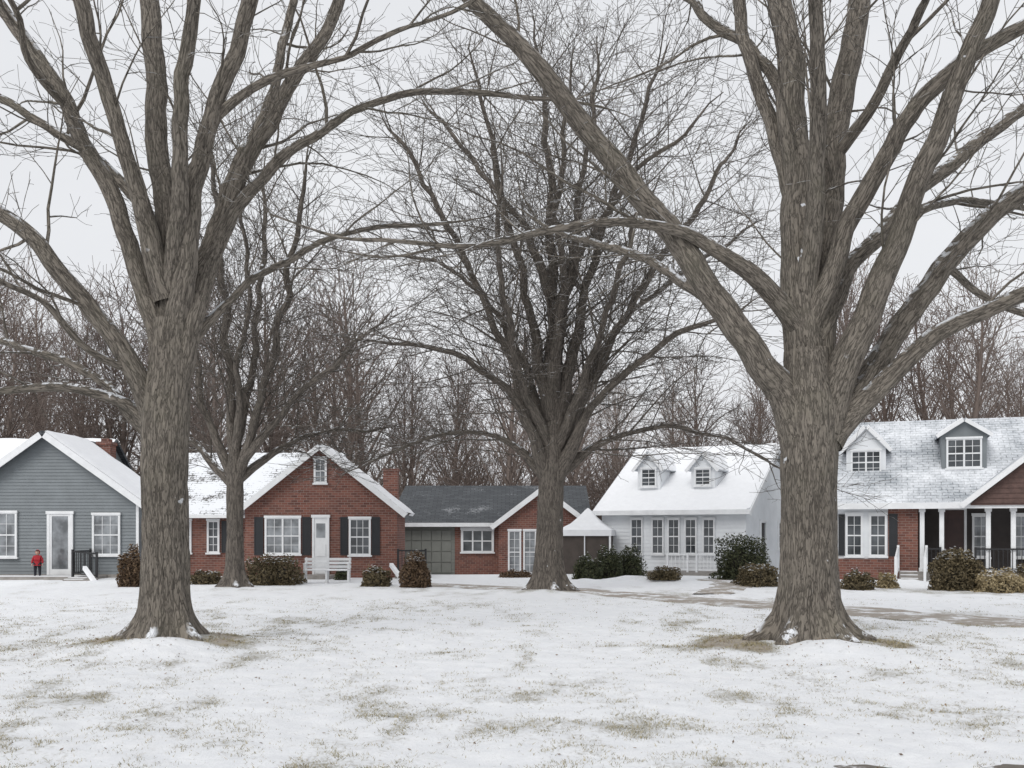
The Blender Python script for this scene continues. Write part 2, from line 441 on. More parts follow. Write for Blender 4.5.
def children(tm, rng, pts, rad, lev, cfg):
    if lev >= len(cfg): return
    c = cfg[lev]
    n = len(pts); cum = [0]
    for i in range(1, n): cum.append(cum[-1]+(pts[i]-pts[i-1]).length)
    L = cum[-1]
    if L < 0.05: return
    cnt = int(L*c['per_m']*rng.uniform(0.8, 1.2)+rng.random())
    phi = rng.uniform(0, 6.28)
    for k in range(cnt):
        t = c['t0']+(1-c['t0'])*((k+rng.random())/cnt)
        s = t*L; i = 0
        while i < n-2 and cum[i+1] < s: i += 1
        f = (s-cum[i])/max(1e-6, cum[i+1]-cum[i]); p = pts[i].lerp(pts[i+1], min(1, f))
        r = rad[i]+(rad[i+1]-rad[i])*min(1, f)
        d = (pts[i+1]-pts[i]).normalized()
        phi += 2.4+rng.uniform(-.6, .6)
        a = d.cross(Vector((0, 0, 1)))
        if a.length < .05: a = Vector((1, 0, 0))
        a.normalize(); b = d.cross(a)
        side = a*math.cos(phi)+b*math.sin(phi)
        ang = R(rng.uniform(*c['ang']))
        nd = d*math.cos(ang)+side*math.sin(ang)
        if nd.z < -0.35: nd.z *= 0.3
        ln = rng.uniform(*c['len'])*(1.15-0.6*t)
        cr = min(r*0.65, c['r']*rng.uniform(0.75, 1.2)*(ln/c['len'][1])**0.6)
        ns = c['seg']
        pp = path(rng, p, nd, ln, ns, c['up'], c['wig'])
        rr = [max(c['rmin'], cr*(1-0.85*j/ns)) for j in range(ns+1)]
        tm.tube(pp, rr, sides=c.get('sides'))
        children(tm, rng, pp, rr, lev+1, cfg)

def big_tree(name, base, d, trunk, limbs, cfg, mat, flare, seed, rough=0.012, step=0.14, tsides=90, ext=3.0, lw=0.8):
    rng = random.Random(seed); tm = TreeMesh()
    bx, by = base; z0 = th(bx, by)
    def conv(p, dy, k=1.0):
        dd = d+dy; return (wx(p[0], dd)-bx, dd-by, wz(p[1], dd)-z0, p[2]*k*dd/F)
    P = [conv(p, 0) for p in trunk]; P[0] = (P[0][0], 0, -0.25, P[0][3])
    q = catmull(P, 0.05)
    pts = [Vector(a[:3]) for a in q]; rad = [a[3] for a in q]
    tm.tube(pts, rad, sides=tsides, rough=rough*1.6, flare=flare, l0=-0.25)
    for lb in limbs:
        d0, dyend = lb[0] if isinstance(lb[0], tuple) else (0.0, lb[0])
        pp = lb[1]; n = len(pp)
        P = []
        for i, p in enumerate(pp):
            t = i/(n-1); P.append(conv(p, d0+(dyend-d0)*t**1.2, (1-(1-lw)*min(1, t*4)) if d0 == 0 else lw*.85))
        a = Vector(P[-1][:3]); b = Vector(P[-2][:3]); dr = (a-b).normalized(); r = P[-1][3]
        el = ext*min(1.0, r/0.09)+0.5
        for k in range(1, 4):
            dr = (dr+Vector((0, 0, 0.05))+rv(rng)*0.15).normalized(); a = a+dr*el/3
            P.append((a.x, a.y, a.z, max(0.006, r*(1-0.31*k))))
        q = catmull(P, step if P[0][3] > 0.05 else step*1.8)
        pts = []; sd = rng.uniform(0, 90)
        for i, a in enumerate(q):
            v = Vector(a[:3]); w = min(1, i/6)
            nz = Vector((noise.noise(v*1.1+Vector((sd, 0, 0))), noise.noise(v*1.1+Vector((0, sd, 0))), 0.5*noise.noise(v*1.1+Vector((0, 0, sd)))))
            nz2 = Vector((noise.noise(v*3.1+Vector((sd, 0, 0))), noise.noise(v*3.1+Vector((0, sd, 0))), 0))
            v += (nz*0.10+nz2*0.03)*w*(d/14)
            pts.append(v)
        rad = [max(0.005, a[3]) for a in q]
        tm.tube(pts, rad, rough=rough if rad[0] > 0.06 else 0)
        children(tm, rng, pts, rad, 0, cfg)
    o = link(bpy.data.objects.new(name, tm.mesh(name, M[mat]))); o.location = (bx, by, z0)
    return o

cfg_near = [
 dict(per_m=1.4, t0=0.22, ang=(28, 58), len=(1.0, 3.4), r=0.026, rmin=0.006, seg=9, up=0.01, wig=0.2),
 dict(per_m=2.6, t0=0.15, ang=(30, 60), len=(0.45, 1.5), r=0.011, rmin=0.0040, seg=5, up=0.015, wig=0.24),
 dict(per_m=3.8, t0=0.15, ang=(30, 60), len=(0.2, 0.6), r=0.0055, rmin=0.0032, seg=3, up=0.03, wig=0.22, sides=3),
]
cfg_mid = [
 dict(per_m=2.8, t0=0.10, ang=(28, 60), len=(1.4, 4.4), r=0.030, rmin=0.008, seg=8, up=0.0, wig=0.15),
 dict(per_m=3.1, t0=0.12, ang=(28, 58), len=(0.6, 1.8), r=0.013, rmin=0.0062, seg=4, up=0.01, wig=0.18, sides=3),
 dict(per_m=4.0, t0=0.1, ang=(25, 60), len=(0.3, 0.8), r=0.007, rmin=0.005, seg=2, up=0.03, wig=0.2, sides=3),
]
big_tree('bare_tree', T4, 13.6,
 [(809, 650, 30), (809, 600, 27.5), (809, 560, 26.5), (809, 500, 26), (809, 450, 27), (809, 415, 28), (808, 385, 25), (806, 350, 21)],
 [
 (-0.8, [(805, 450, 22), (788, 405, 19), (765, 372, 17), (738, 330, 16), (700, 272, 15), (650, 205, 14), (600, 145, 12.5), (550, 85, 11.5), (508, 35, 10), (470, -5, 9), (420, -60, 8)]),
 (0.3, [(806, 440, 25), (806, 380, 24), (802, 320, 22), (799, 250, 20), (795, 180, 18), (789, 100, 16), (784, 30, 14), (779, -50, 12)]),
 (1.4, [(815, 420, 20), (820, 340, 18), (824, 250, 17), (832, 160, 15), (846, 80, 14), (858, 0, 12), (868, -60, 11)]),
 (-1.6, [(822, 430, 21), (846, 360, 17), (878, 285, 15), (903, 215, 13), (930, 150, 12), (960, 80, 11), (990, 10, 10), (1005, -50, 9)]),
 (0.8, [(824, 440, 19), (862, 385, 15), (903, 322, 13), (945, 262, 12), (988, 218, 11), (1035, 182, 10), (1100, 140, 8)]),
 (-0.6, [(826, 440, 16), (868, 395, 12), (912, 352, 11), (960, 322, 10), (1030, 292, 8), (1110, 270, 7)]),
 (-1.2, [(806, 350, 12), (830, 270, 12), (862, 195, 11), (900, 125, 10), (950, 70, 9), (1030, 20, 8), (1080, -10, 7)]),
 (2.2, [(815, 340, 11), (850, 270, 10), (895, 215, 9), (950, 165, 8), (1040, 95, 6)]),
 ((.15, 1.0), [(797, 220, 11), (775, 130, 10), (752, 55, 9), (735, -30, 8)]),
 (-1.5, [(800, 330, 12), (778, 300, 11), (735, 262, 9.5), (690, 232, 7), (620, 221, 5), (540, 232, 4), (450, 248, 3), (370, 240, 2.2)]),
 (3.0, [(790, 415, 9), (745, 350, 8), (705, 300, 6), (650, 262, 5), (590, 240, 4)]),
 ((.2, 2.5), [(790, 120, 9), (760, 60, 8), (700, 10, 6), (650, -30, 5)]),
 (-2.5, [(805, 300, 12), (815, 200, 10), (822, 100, 9), (815, 10, 8), (805, -60, 7)]),
 ((.6, -2.0), [(833, 160, 8), (880, 90, 7), (915, 20, 6), (940, -40, 5)]),
 ((.35, 1.5), [(942, 262, 6), (980, 292, 5), (1030, 318, 4)]),
 ((-.55, 2.0), [(903, 218, 6), (960, 200, 5), (1030, 210, 4)]),
 ], cfg_near, 'bark', (0.70, 0.22, 6, 0.6), 11, lw=0.84)
big_tree('bare_tree', T1, 13.6,
 [(166, 650, 24), (166, 600, 22.5), (166, 560, 22), (165, 500, 21.5), (165, 450, 22), (166, 415, 22.5), (169, 370, 20), (171, 320, 17)],
 [
 (0.5, [(167, 430, 20), (171, 370, 19), (172, 300, 16), (166, 230, 14), (160, 160, 13), (156, 80, 12), (150, 0, 11), (146, -60, 10)]),
 (-1.0, [(172, 350, 15), (186, 280, 12), (197, 200, 11), (213, 120, 10), (235, 50, 9.5), (252, -10, 9), (262, -60, 8)]),
 (1.2, [(176, 380, 14), (200, 300, 11), (222, 230, 10), (248, 160, 9), (290, 85, 8), (325, 35, 7), (350, -20, 6)]),
 (-0.6, [(160, 430, 16), (138, 375, 12.5), (100, 322, 11), (62, 272, 10), (20, 225, 9), (-35, 180, 8)]),
 (1.0, [(163, 360, 13), (138, 270, 11), (108, 190, 10), (68, 110, 9), (28, 45, 8), (-10, -10, 7)]),
 (-1.3, [(167, 300, 13), (138, 190, 10), (105, 85, 9), (80, 0, 9), (66, -50, 8)]),
 (0.4, [(160, 440, 10), (125, 405, 7), (85, 390, 6), (40, 388, 5), (-30, 395, 4)]),
 (2.0, [(160, 445, 9), (120, 400, 6), (70, 362, 5), (10, 345, 4), (-50, 330, 3)]),
 (1.8, [(174, 320, 10), (215, 240, 8), (265, 175, 7), (325, 125, 5), (400, 95, 4), (470, 90, 3.5), (545, 100, 2.5)]),
 (-2.4, [(172, 290, 12), (180, 200, 10), (178, 100, 9), (190, 20, 8), (198, -50, 7)]),
 ((.2, 0.9), [(163, 230, 8), (110, 170, 7), (50, 125, 6), (-20, 90, 5)]),
 ((-.1, -1.7), [(136, 372, 7), (90, 350, 5), (40, 300, 4), (-20, 270, 3)]),
 (2.6, [(176, 320, 9), (225, 200, 7), (262, 120, 6), (285, 40, 5), (300, -30, 4)]),
 ((-.45, -1.2), [(213, 120, 7), (262, 80, 6), (330, 60, 4), (410, 30, 3), (470, 0, 2.5)]),
 (2.2, [(172, 365, 7), (225, 310, 5), (290, 260, 4), (350, 232, 3), (420, 225, 2.5)]),
 ((.55, -.8), [(66, 106, 6), (30, 60, 5), (10, 0, 4)]),
 ], cfg_near, 'bark', (0.72, 0.22, 5, 2.2), 23, lw=0.82)
big_tree('bare_tree', T3, 26.8,
 [(549, 596, 14.5), (549, 560, 13.5), (550, 520, 12.5), (551, 480, 12.5), (552, 450, 11), (553, 420, 8)],
 [
 (0.5, [(552, 460, 12), (553, 380, 10.5), (553, 300, 9), (550, 210, 7), (546, 120, 5), (541, 55, 3)]),
 (-2.0, [(550, 490, 9), (530, 430, 8), (503, 388, 6), (465, 360, 5), (425, 345, 4), (390, 342, 3)]),
 (1.5, [(550, 475, 9), (522, 400, 7), (492, 320, 6), (458, 245, 5), (425, 185, 4), (398, 140, 3)]),
 (-1.0, [(552, 420, 9), (530, 320, 7.5), (508, 225, 6), (488, 140, 4), (478, 85, 3)]),
 (-2.5, [(555, 480, 9), (588, 415, 8), (628, 370, 6), (675, 335, 5), (725, 318, 3)]),
 (2.0, [(556, 470, 9), (597, 370, 7.5), (645, 285, 6), (690, 215, 5), (728, 160, 3)]),
 (0.0, [(555, 430, 9), (582, 310, 7.5), (612, 205, 6), (640, 125, 4), (655, 80, 3)]),
 (3.0, [(554, 380, 8), (570, 260, 6), (588, 150, 4), (596, 75, 3)]),
 (-3.5, [(553, 400, 8), (560, 290, 6), (558, 190, 5), (566, 100, 3)]),
 (1.0, [(549, 480, 7), (505, 440, 5), (455, 432, 4), (405, 445, 3), (375, 460, 2)]),
 (0.6, [(556, 475, 7), (612, 438, 5), (672, 428, 4), (725, 440, 3), (765, 460, 2)]),
 (4.0, [(550, 440, 7), (515, 350, 6), (475, 290, 4), (430, 260, 3), (395, 255, 2)]),
 (-4.0, [(550, 450, 7), (520, 370, 6), (500, 280, 5), (500, 190, 3)]),
 (-4.0, [(556, 450, 7), (592, 360, 6), (618, 280, 5), (640, 215, 3)]),
 (4.0, [(556, 440, 7), (610, 340, 5), (670, 280, 4), (735, 240, 3)]),
 (2.5, [(552, 300, 6), (520, 220, 5), (480, 170, 4), (440, 120, 3)]),
 (-1.5, [(554, 320, 6), (590, 240, 5), (630, 180, 4), (690, 130, 3)]),
 ], cfg_mid, 'bark_far', (0.72, 0.26, 5, 1.0), 31, rough=0.012, step=0.3, tsides=48, ext=1.5, lw=0.56)
big_tree('bare_tree', T2, 27.6,
 [(235, 594, 9.5), (235, 560, 8.5), (235, 520, 8), (235, 480, 8), (235, 450, 6)],
 [
 (0.5, [(235, 480, 7.5), (232, 400, 6.5), (226, 320, 5.5), (220, 240, 4.5), (214, 170, 3)]),
 (-1.5, [(236, 485, 6.5), (256, 420, 6), (276, 340, 5), (290, 260, 4), (302, 190, 3)]),
 (1.5, [(234, 480, 6), (208, 420, 5), (192, 350, 4.5), (185, 280, 3.5), (175, 220, 2)]),
 (-2.0, [(238, 470, 5), (275, 420, 4.5), (320, 375, 4), (355, 345, 3)]),
 (2.5, [(237, 440, 5), (255, 350, 4.5), (262, 260, 3.5), (262, 190, 2.5)]),
 (1.0, [(236, 490, 5), (200, 450, 4), (165, 425, 3)]),
 (1.8, [(238, 480, 5), (285, 445, 4), (330, 430, 3), (370, 430, 2)]),
 (-3.0, [(236, 450, 5), (240, 370, 4), (248, 290, 3), (240, 220, 2.5)]),
 ], cfg_mid, 'bark_far', (0.75, 0.25, 5, 0.4), 47, rough=0.008, step=0.3, tsides=32, ext=1.5, lw=0.7)

# woodland variants
def wood_variant(seed, H=16.0, bush=False):
    rng = random.Random(seed); tm = TreeMesh()
    cfg = [dict(per_m=1.8, t0=0.12, ang=(25, 55), len=(1.0, 2.8), r=0.042, rmin=0.016, seg=3, up=0.06, wig=0.16, sides=3),
           dict(per_m=2.5, t0=0.1, ang=(25, 60), len=(0.6, 1.5), r=0.018, rmin=0.0115, seg=2, up=0.04, wig=0.2, sides=3)]
    if bush:
        for k in range(16):
            a = rng.uniform(0, 6.28); rr = rng.uniform(0, 1.3)
            p = Vector((math.cos(a)*rr, math.sin(a)*rr, -0.2))
            pts = path(rng, p, Vector((math.cos(a)*0.35, math.sin(a)*0.35, 1)), rng.uniform(2.2, 5), 5, 0.02, 0.12)
            rad = [0.032*(1-0.12*i) for i in range(6)]
            tm.tube(pts, rad, sides=3); children(tm, rng, pts, rad, 0, [dict(cfg[0], per_m=3, len=(0.6, 1.6)), dict(cfg[1], per_m=3.2)])
        return tm.mesh('underbrush_mesh', M['bark_bg'])
    pts = path(rng, Vector((0, 0, -0.3)), Vector((0, 0, 1)), H*0.85, 12, 0.12, 0.07)
    rad = [0.24*(1-0.075*i) for i in range(13)]
    tm.tube(pts, rad, sides=7)
    nl = 26; ph = rng.uniform(0, 6)
    for k in range(nl):
        t = 0.22+0.76*k/nl; i = min(11, int(t*12)); p = pts[i].lerp(pts[i+1], t*12-i)
        ph += 2.4+rng.uniform(-.4, .4); an = R(rng.uniform(25, 58)*(1-0.35*t))
        d = Vector((math.cos(ph)*math.sin(an), math.sin(ph)*math.sin(an), math.cos(an)))
        L = H*rng.uniform(0.22, 0.44)*(1.15-0.7*t)
        pp = path(rng, p, d, L, 7, 0.04, 0.13); r0 = rad[i]*0.5
        rr = [max(0.02, r0*(1-0.13*j)) for j in range(8)]
        tm.tube(pp, rr, sides=4); children(tm, rng, pp, rr, 0, cfg)
    return tm.mesh('woodland_tree_mesh', M['bark_bg'])
variants = [wood_variant(100+i) for i in range(6)]
bushv = [wood_variant(200+i, bush=True) for i in range(3)]
woods = empty('distant_trees', (0, 60, 0))
rng = random.Random(77)
def inst(me, x, y, s, sz=None):
    o = bpy.data.objects.new('woodland_tree', me); o.location = (x, y-60, 0); o.rotation_euler = (R(rng.uniform(-3, 3)), R(rng.uniform(-3, 3)), rng.uniform(0, 6.28))
    o.scale = (s, s, s*(sz or 1)); o.parent = woods; link(o)
for row, (y, sp, s0, s1) in enumerate(((53, 5.0, 0.75, 1.15), (62, 5.0, 0.85, 1.25), (72, 5.4, 0.95, 1.35), (86, 5.8, 1.05, 1.5))):
    half = y*0.6+3; x = -half
    while x < half:
        xx = x+rng.uniform(-2, 2); u = xx/y
        k = 1.05
        if -0.16 < u < 0.10: k = 0.8
        if 0.10 <= u < 0.30: k = 0.74
        if u > 0.34: k = 0.98
        if not (0.08 < u < 0.3 and row in (1, 3) and rng.random() < 0.6):
            inst(rng.choice(variants), xx, y+rng.uniform(-2.5, 2.5), rng.uniform(s0, s1)*k)
        x += sp
for y, sp in ((49.5, 2.7), (57, 3.1), (67, 3.5)):
    half = y*0.6; x = -half
    while x < half:
        inst(rng.choice(bushv), x+rng.uniform(-1, 1), y+rng.uniform(-1.2, 1.2), rng.uniform(0.7, 1.3)*(y/50))
        x += sp

# ------------------------------------------------------------ ground
def axis(dense0, dense1, st, lim0, lim1, g=1.12):
    a = list(np.arange(dense0, dense1, st)); s = st; v = a[-1]
    while v < lim1: s *= g; v += s; a.append(v)
    s = st; v = a[0]; pre = []
    while v > lim0: s *= g; v -= s; pre.append(v)
    return np.array(pre[::-1]+a)
xs = axis(-13, 16, 0.07, -700, 700); ys = axis(5.5, 22, 0.06, -200, 1500, 1.04)
X, Y = np.meshgrid(xs, ys); Zt = terrain(X, Y)
nx_, ny_ = len(xs), len(ys)
co = np.stack([X.ravel(), Y.ravel(), Zt.ravel()], 1)
idx = np.arange(nx_*ny_).reshape(ny_, nx_)
fc = np.stack([idx[:-1, :-1].ravel(), idx[:-1, 1:].ravel(), idx[1:, 1:].ravel(), idx[1:, :-1].ravel()], 1)
me = bpy.data.meshes.new('snowy_ground')
me.vertices.add(len(co)); me.vertices.foreach_set('co', co.ravel())
me.loops.add(fc.size); me.loops.foreach_set('vertex_index', fc.ravel())
me.polygons.add(len(fc)); me.polygons.foreach_set('loop_start', np.arange(0, fc.size, 4)); me.polygons.foreach_set('loop_total', np.full(len(fc), 4))
me.update(); me.validate()
me.polygons.foreach_set('use_smooth', [True]*len(fc))
at = me.attributes.new('grass', 'FLOAT', 'POINT'); at.data.foreach_set('value', grassmask(X, Y).ravel().astype(np.float32))
m, nt, b = newmat('snow_over_grass')
tc = N(nt, 'ShaderNodeTexCoord'); ga = N(nt, 'ShaderNodeAttribute'); ga.attribute_name = 'grass'
o_ = tc.outputs['Object']
fine = noise_(nt, o_, 20, 8, 0.82); mid = noise_(nt, o_, 4.5, 6, 0.65)
s = math_(nt, 'ADD', math_(nt, 'MULTIPLY', ga.outputs['Fac'], 0.55), math_(nt, 'ADD', math_(nt, 'MULTIPLY', fine, 1.25), math_(nt, 'MULTIPLY', mid, 0.45)))
fac = maprange(nt, s, 1.06, 1.36)
fac = math_(nt, 'MULTIPLY', fac, 0.8)
gcol = mixc(nt, maprange(nt, noise_(nt, o_, 60, 3, 0.7), 0.35, 0.65), (0.17, 0.15, 0.10), (0.42, 0.38, 0.27))
gcol = mixc(nt, maprange(nt, ga.outputs['Fac'], 0.7, 1.1), gcol, mixc(nt, maprange(nt, fine, .4, .6), (0.12, 0.085, 0.05), (0.36, 0.28, 0.17)))
scol = mixc(nt, maprange(nt, mid, 0.35, 0.65), (0.83, 0.845, 0.87), (0.90, 0.91, 0.925))
nt.links.new(mixc(nt, fac, scol, gcol), b.inputs['Base Color']); b.inputs['Roughness'].default_value = 0.8
hh = math_(nt, 'ADD', math_(nt, 'MULTIPLY', mid, 1.3), math_(nt, 'SUBTRACT', fine, fac))
bump_(nt, b, hh, 0.6, 0.045)
me.materials.append(m)
link(bpy.data.objects.new('ground', me))

# grass blades poking through
nb = 700000
d = 6.3*np.exp(rs.rand(nb)*math.log(24/6.3)); px = rs.uniform(-60, 1084, nb)
bx = (px-512)/F*d; by = d
g = grassmask(bx, by)
keep = (rs.rand(nb) < np.clip(g*0.85-0.03, 0.02, 1)*np.clip(fbm(bx*7, by*7, 3, 21)*3.4-1.35, 0.03, 1)) & (walkdist(bx, by) > 1.1)
for (tx, ty) in (T1, T4): keep &= np.hypot(bx-tx, by-ty) > 0.55
bx = bx[keep]; by = by[keep]; g = g[keep]; n = len(bx)
bz = terrain(bx, by)-0.004
a = rs.uniform(0, 6.28, n); h = rs.uniform(0.010, 0.034, n)*(0.75+0.6*g); w = rs.uniform(0.0022, 0.0045, n)*np.clip(by/9, 1, 2)
lx = rs.normal(0, 1, n)*h*0.9; ly = rs.normal(0, 1, n)*h*0.9
V = np.zeros((n, 3, 3)); V[:, 0] = np.stack([bx-np.cos(a)*w, by-np.sin(a)*w, bz], 1); V[:, 1] = np.stack([bx+np.cos(a)*w, by+np.sin(a)*w, bz], 1)
V[:, 2] = np.stack([bx+lx, by+ly, bz+h], 1)
def tri_obj(name, V, mat, k=3, parent=None):
    nn = len(V); me = bpy.data.meshes.new(name); me.vertices.add(nn*k); me.vertices.foreach_set('co', V.ravel())
    me.loops.add(nn*k); me.loops.foreach_set('vertex_index', np.arange(nn*k))
    me.polygons.add(nn); me.polygons.foreach_set('loop_start', np.arange(0, nn*k, k)); me.polygons.foreach_set('loop_total', np.full(nn, k))
    me.update(); me.materials.append(mat)
    o = link(bpy.data.objects.new(name, me))
    if parent: o.parent = parent
    return o
tri_obj('grass', V, M['blade'])
print('blades', n)
n = 2400
ii = rs.randint(0, 2, n); tx = np.where(ii == 0, T1[0], T4[0])
far = rs.rand(n) < 0.45
x_ = np.where(far, rs.uniform(-10, 10, n), tx+rs.normal(0, 1.3, n)); y_ = np.where(far, 6.5*np.exp(rs.rand(n)*1.3), 13.4+rs.normal(0, 1.1, n))
u = rs.normal(size=(n, 3)); u[:, 2] *= .25; u /= np.linalg.norm(u, axis=1)[:, None]
w = np.cross(u, np.array([0, 0, 1.0])+rs.normal(size=(n, 3))*.3); w /= np.linalg.norm(w, axis=1)[:, None]
sz = rs.uniform(.008, .022, n)[:, None]; P = np.stack([x_, y_, terrain(x_, y_)+.012], 1)
tri_obj('fallen_leaves', np.stack([P-u*sz, P+w*sz*.5, P+u*sz, P-w*sz*.5], 1), M['dead'], 4)

# paths
def ribbon(name, pts, mat, zoff=0.03):
    q = catmull([(p[0], p[1], 0, p[2]) for p in pts], 0.2); vs = []; fs = []
    for i, a in enumerate(q):
        b_ = q[min(len(q)-1, i+1)]; c_ = q[max(0, i-1)]
        t = Vector((b_[0]-c_[0], b_[1]-c_[1], 0)).normalized(); nn = Vector((-t.y, t.x, 0))
        zc = th(a[0], a[1])
        for s_ in (-1, -0.5, 0, 0.5, 1):
            w_ = a[3]*s_
            if abs(s_) == 1: w_ += 0.28*noise.noise(Vector((a[0]*1.1, a[1]*1.1, s_*5)))+0.12*noise.noise(Vector((a[0]*4, a[1]*4, s_*5)))
            p_ = (a[0]+nn.x*w_, a[1]+nn.y*w_); vs.append((p_[0], p_[1], th(*p_)*0.5+zc*0.5+zoff-(0.03 if abs(s_) == 1 else 0)))
    for i in range(len(q)-1):
        for k in range(4): a = i*5+k; fs.append((a+1, a, a+5, a+6))
    return mesh_obj(name, vs, fs, mat, None, True)
m, nt, b = newmat('walkway_concrete_with_snow')
tc = N(nt, 'ShaderNodeTexCoord'); nf = noise_(nt, tc.outputs['Object'], 1.6, 8, 0.75); n2 = noise_(nt, tc.outputs['Object'], 14, 4, .7)
cc = mixc(nt, n2, (0.25, 0.215, 0.18), (0.40, 0.36, 0.315))
nt.links.new(mixc(nt, maprange(nt, nf, 0.50, 0.60), cc, (0.80, 0.815, 0.84)), b.inputs['Base Color']); b.inputs['Roughness'].default_value = 0.8
ribbon('walkway', WALK, m, 0.035)
ribbon('driveway', [(4.9, 25.6, 0.5), (6.5, 29.5, 0.6), (7.0, 34.0, 0.7)], m, 0.03)
m2, nt, b = newmat('wet_asphalt')
tc = N(nt, 'ShaderNodeTexCoord'); n2 = noise_(nt, tc.outputs['Object'], 30, 4, .7); n3 = noise_(nt, tc.outputs['Object'], 5, 6, .7)
nt.links.new(mixc(nt, maprange(nt, n3, .52, .62), mixc(nt, n2, (0.07, 0.06, 0.05), (0.19, 0.165, 0.135)), (0.8, 0.81, 0.84)), b.inputs['Base Color']); b.inputs['Roughness'].default_value = 0.8
ribbon('footpath', [(1.4, 5.95, 0.5), (2.2, 6.15, 0.5), (3.6, 6.38, 0.5), (6, 6.45, 0.5), (9, 6.5, 0.5)], m2, 0.02)

# ------------------------------------------------------------ houses
# 1 gray house
D = 35; ax = wx(139, D)
H = House('gray_house', ax, D)
X_ = lambda p: wx(p, D)-ax
xp = X_(47); xl = 2*xp; ze = 2.70; zp = 5.0
H.gable('front_wall', 'gray_wall', xl, 0, xp, 0, 3.2, -0.4, ze, zp)
sl = (zp-ze)/(-xp)
lf = lambda z: xl if z <= ze else xl+(z-ze)/sl
rf = lambda z: 0 if z <= ze else -(z-ze)/sl
H.siding('clapboards', 'gray_wall', 0, 0.12, zp-0.05, lf, rf)
H.box('corner_board', 'white', -0.09, 0.004, -0.045, -0.028, 0.1, ze)
H.box('foundation', 'concrete', xl, 0.01, -0.04, -0.004, -0.4, 0.118)
o = 0.28
for sg, nm in ((1, 'right'), (-1, 'left')):
    xe = xp+sg*(-xp+o); zz = ze-o*sl; yb = 3.35 if sg > 0 else 6
    H.slab('roof_'+nm, 'roof_dark', (xe, -0.35, zz), (xe, yb, zz), (xp, yb, zp), (xp, -0.35, zp), 0.13)
    H.snowslab('roof_snow_'+nm, (xe, -0.36, zz), (xe, yb, zz), (xp, yb, zp), (xp, -0.36, zp), 0.06, 0.125)
    H.slab('rake_board_'+nm, 'white', (xe, -0.39, zz-0.12), (xe, -0.352, zz-0.12), (xp, -0.352, zp-0.12), (xp, -0.39, zp-0.12), 0.22)
H.gable_side('main_wing', 'gray_wall', 3.2, 11.2, 7.2, -16, xp-0.6, -0.4, 2.7, 5.35)
H.slab('main_roof', 'roof_dark', (-16.3, 2.8, 2.45), (xp-.4, 2.8, 2.45), (xp-.4, 7.2, 5.4), (-16.3, 7.2, 5.4), 0.12)
H.snowslab('main_roof_snow', (-16.3, 2.8, 2.45), (xp-.4, 2.8, 2.45), (xp-.4, 7.2, 5.4), (-16.3, 7.2, 5.4), 0.06, 0.115)
H.slab('main_roof_back', 'roof_dark', (-16.3, 11.6, 2.45), (xp-.4, 11.6, 2.45), (xp-.4, 7.2, 5.4), (-16.3, 7.2, 5.4), 0.12)
cx = wx(107, 38.7)-ax
Geo().box(cx-.25, cx+.25, 3.4, 3.95, -.4, 4.95).box(cx-.29, cx+.29, 3.36, 3.99, 4.95, 5.07).box(cx-.15, cx+.15, 3.5, 3.85, 5.07, 5.2).obj('chimney', M['brick'], H.e)
Z = lambda p: wz(p, D)
H.window(X_(-12), X_(18), Z(557), Z(513), -0.028, cols=3, gm='glass_lt')
H.window(X_(93), X_(121), Z(555), Z(515), -0.028, cols=3, gm='glass_lt')
dx0, dx1 = X_(48), X_(74)
g = Geo().box(dx0, dx0+.1, -.1, -.03, .1, Z(514)).box(dx1-.1, dx1, -.1, -.03, .1, Z(514)).box(dx0-.03, dx1+.03, -.12, -.03, Z(514), Z(514)+.1)
g.box(dx0+.1, dx1-.1, -.085, -.03, .1, .3).box(dx0+.1, dx0+.17, -.085, -.03, .3, Z(514)).box(dx1-.17, dx1-.1, -.085, -.03, .3, Z(514)).box(dx0+.17, dx1-.17, -.08, -.03, Z(514)-.08, Z(514))
g.obj('storm_door_frame', M['white'], H.e)
Geo().box(dx0+.17, dx1-.17, -.06, -.032, .3, Z(514)-.08).obj('storm_door_glass', M['glass_lt'], H.e)
Geo().box(xl, X_(108), -1.7, -0.042, -0.3, 0.09).obj('porch_slab', M['concrete'], H.e)
Geo().box(xl, X_(96), -1.3, -0.6, 0.09, 0.112).obj('porch_snow', M['snow'], H.e)
Geo().box(xl, X_(60), -2.6, -1.702, -0.3, -.0).obj('terrace', M['concrete'], H.e)
steps(H.e, X_(92), X_(118), -1.702, 2, 0.04, 0.3)
railing(H.e, (X_(93), -1.6, 0.1), (X_(93), -0.2, 0.1), 0.85)
railing(H.e, (X_(93), -1.62, 0.1), (X_(116), -1.62, 0.02), 0.85)
Geo().bar((X_(109), -2.0, .42), (X_(134), -3.2, -.05), 0.12).obj('snowy_step_rail', M['snow'], H.e)

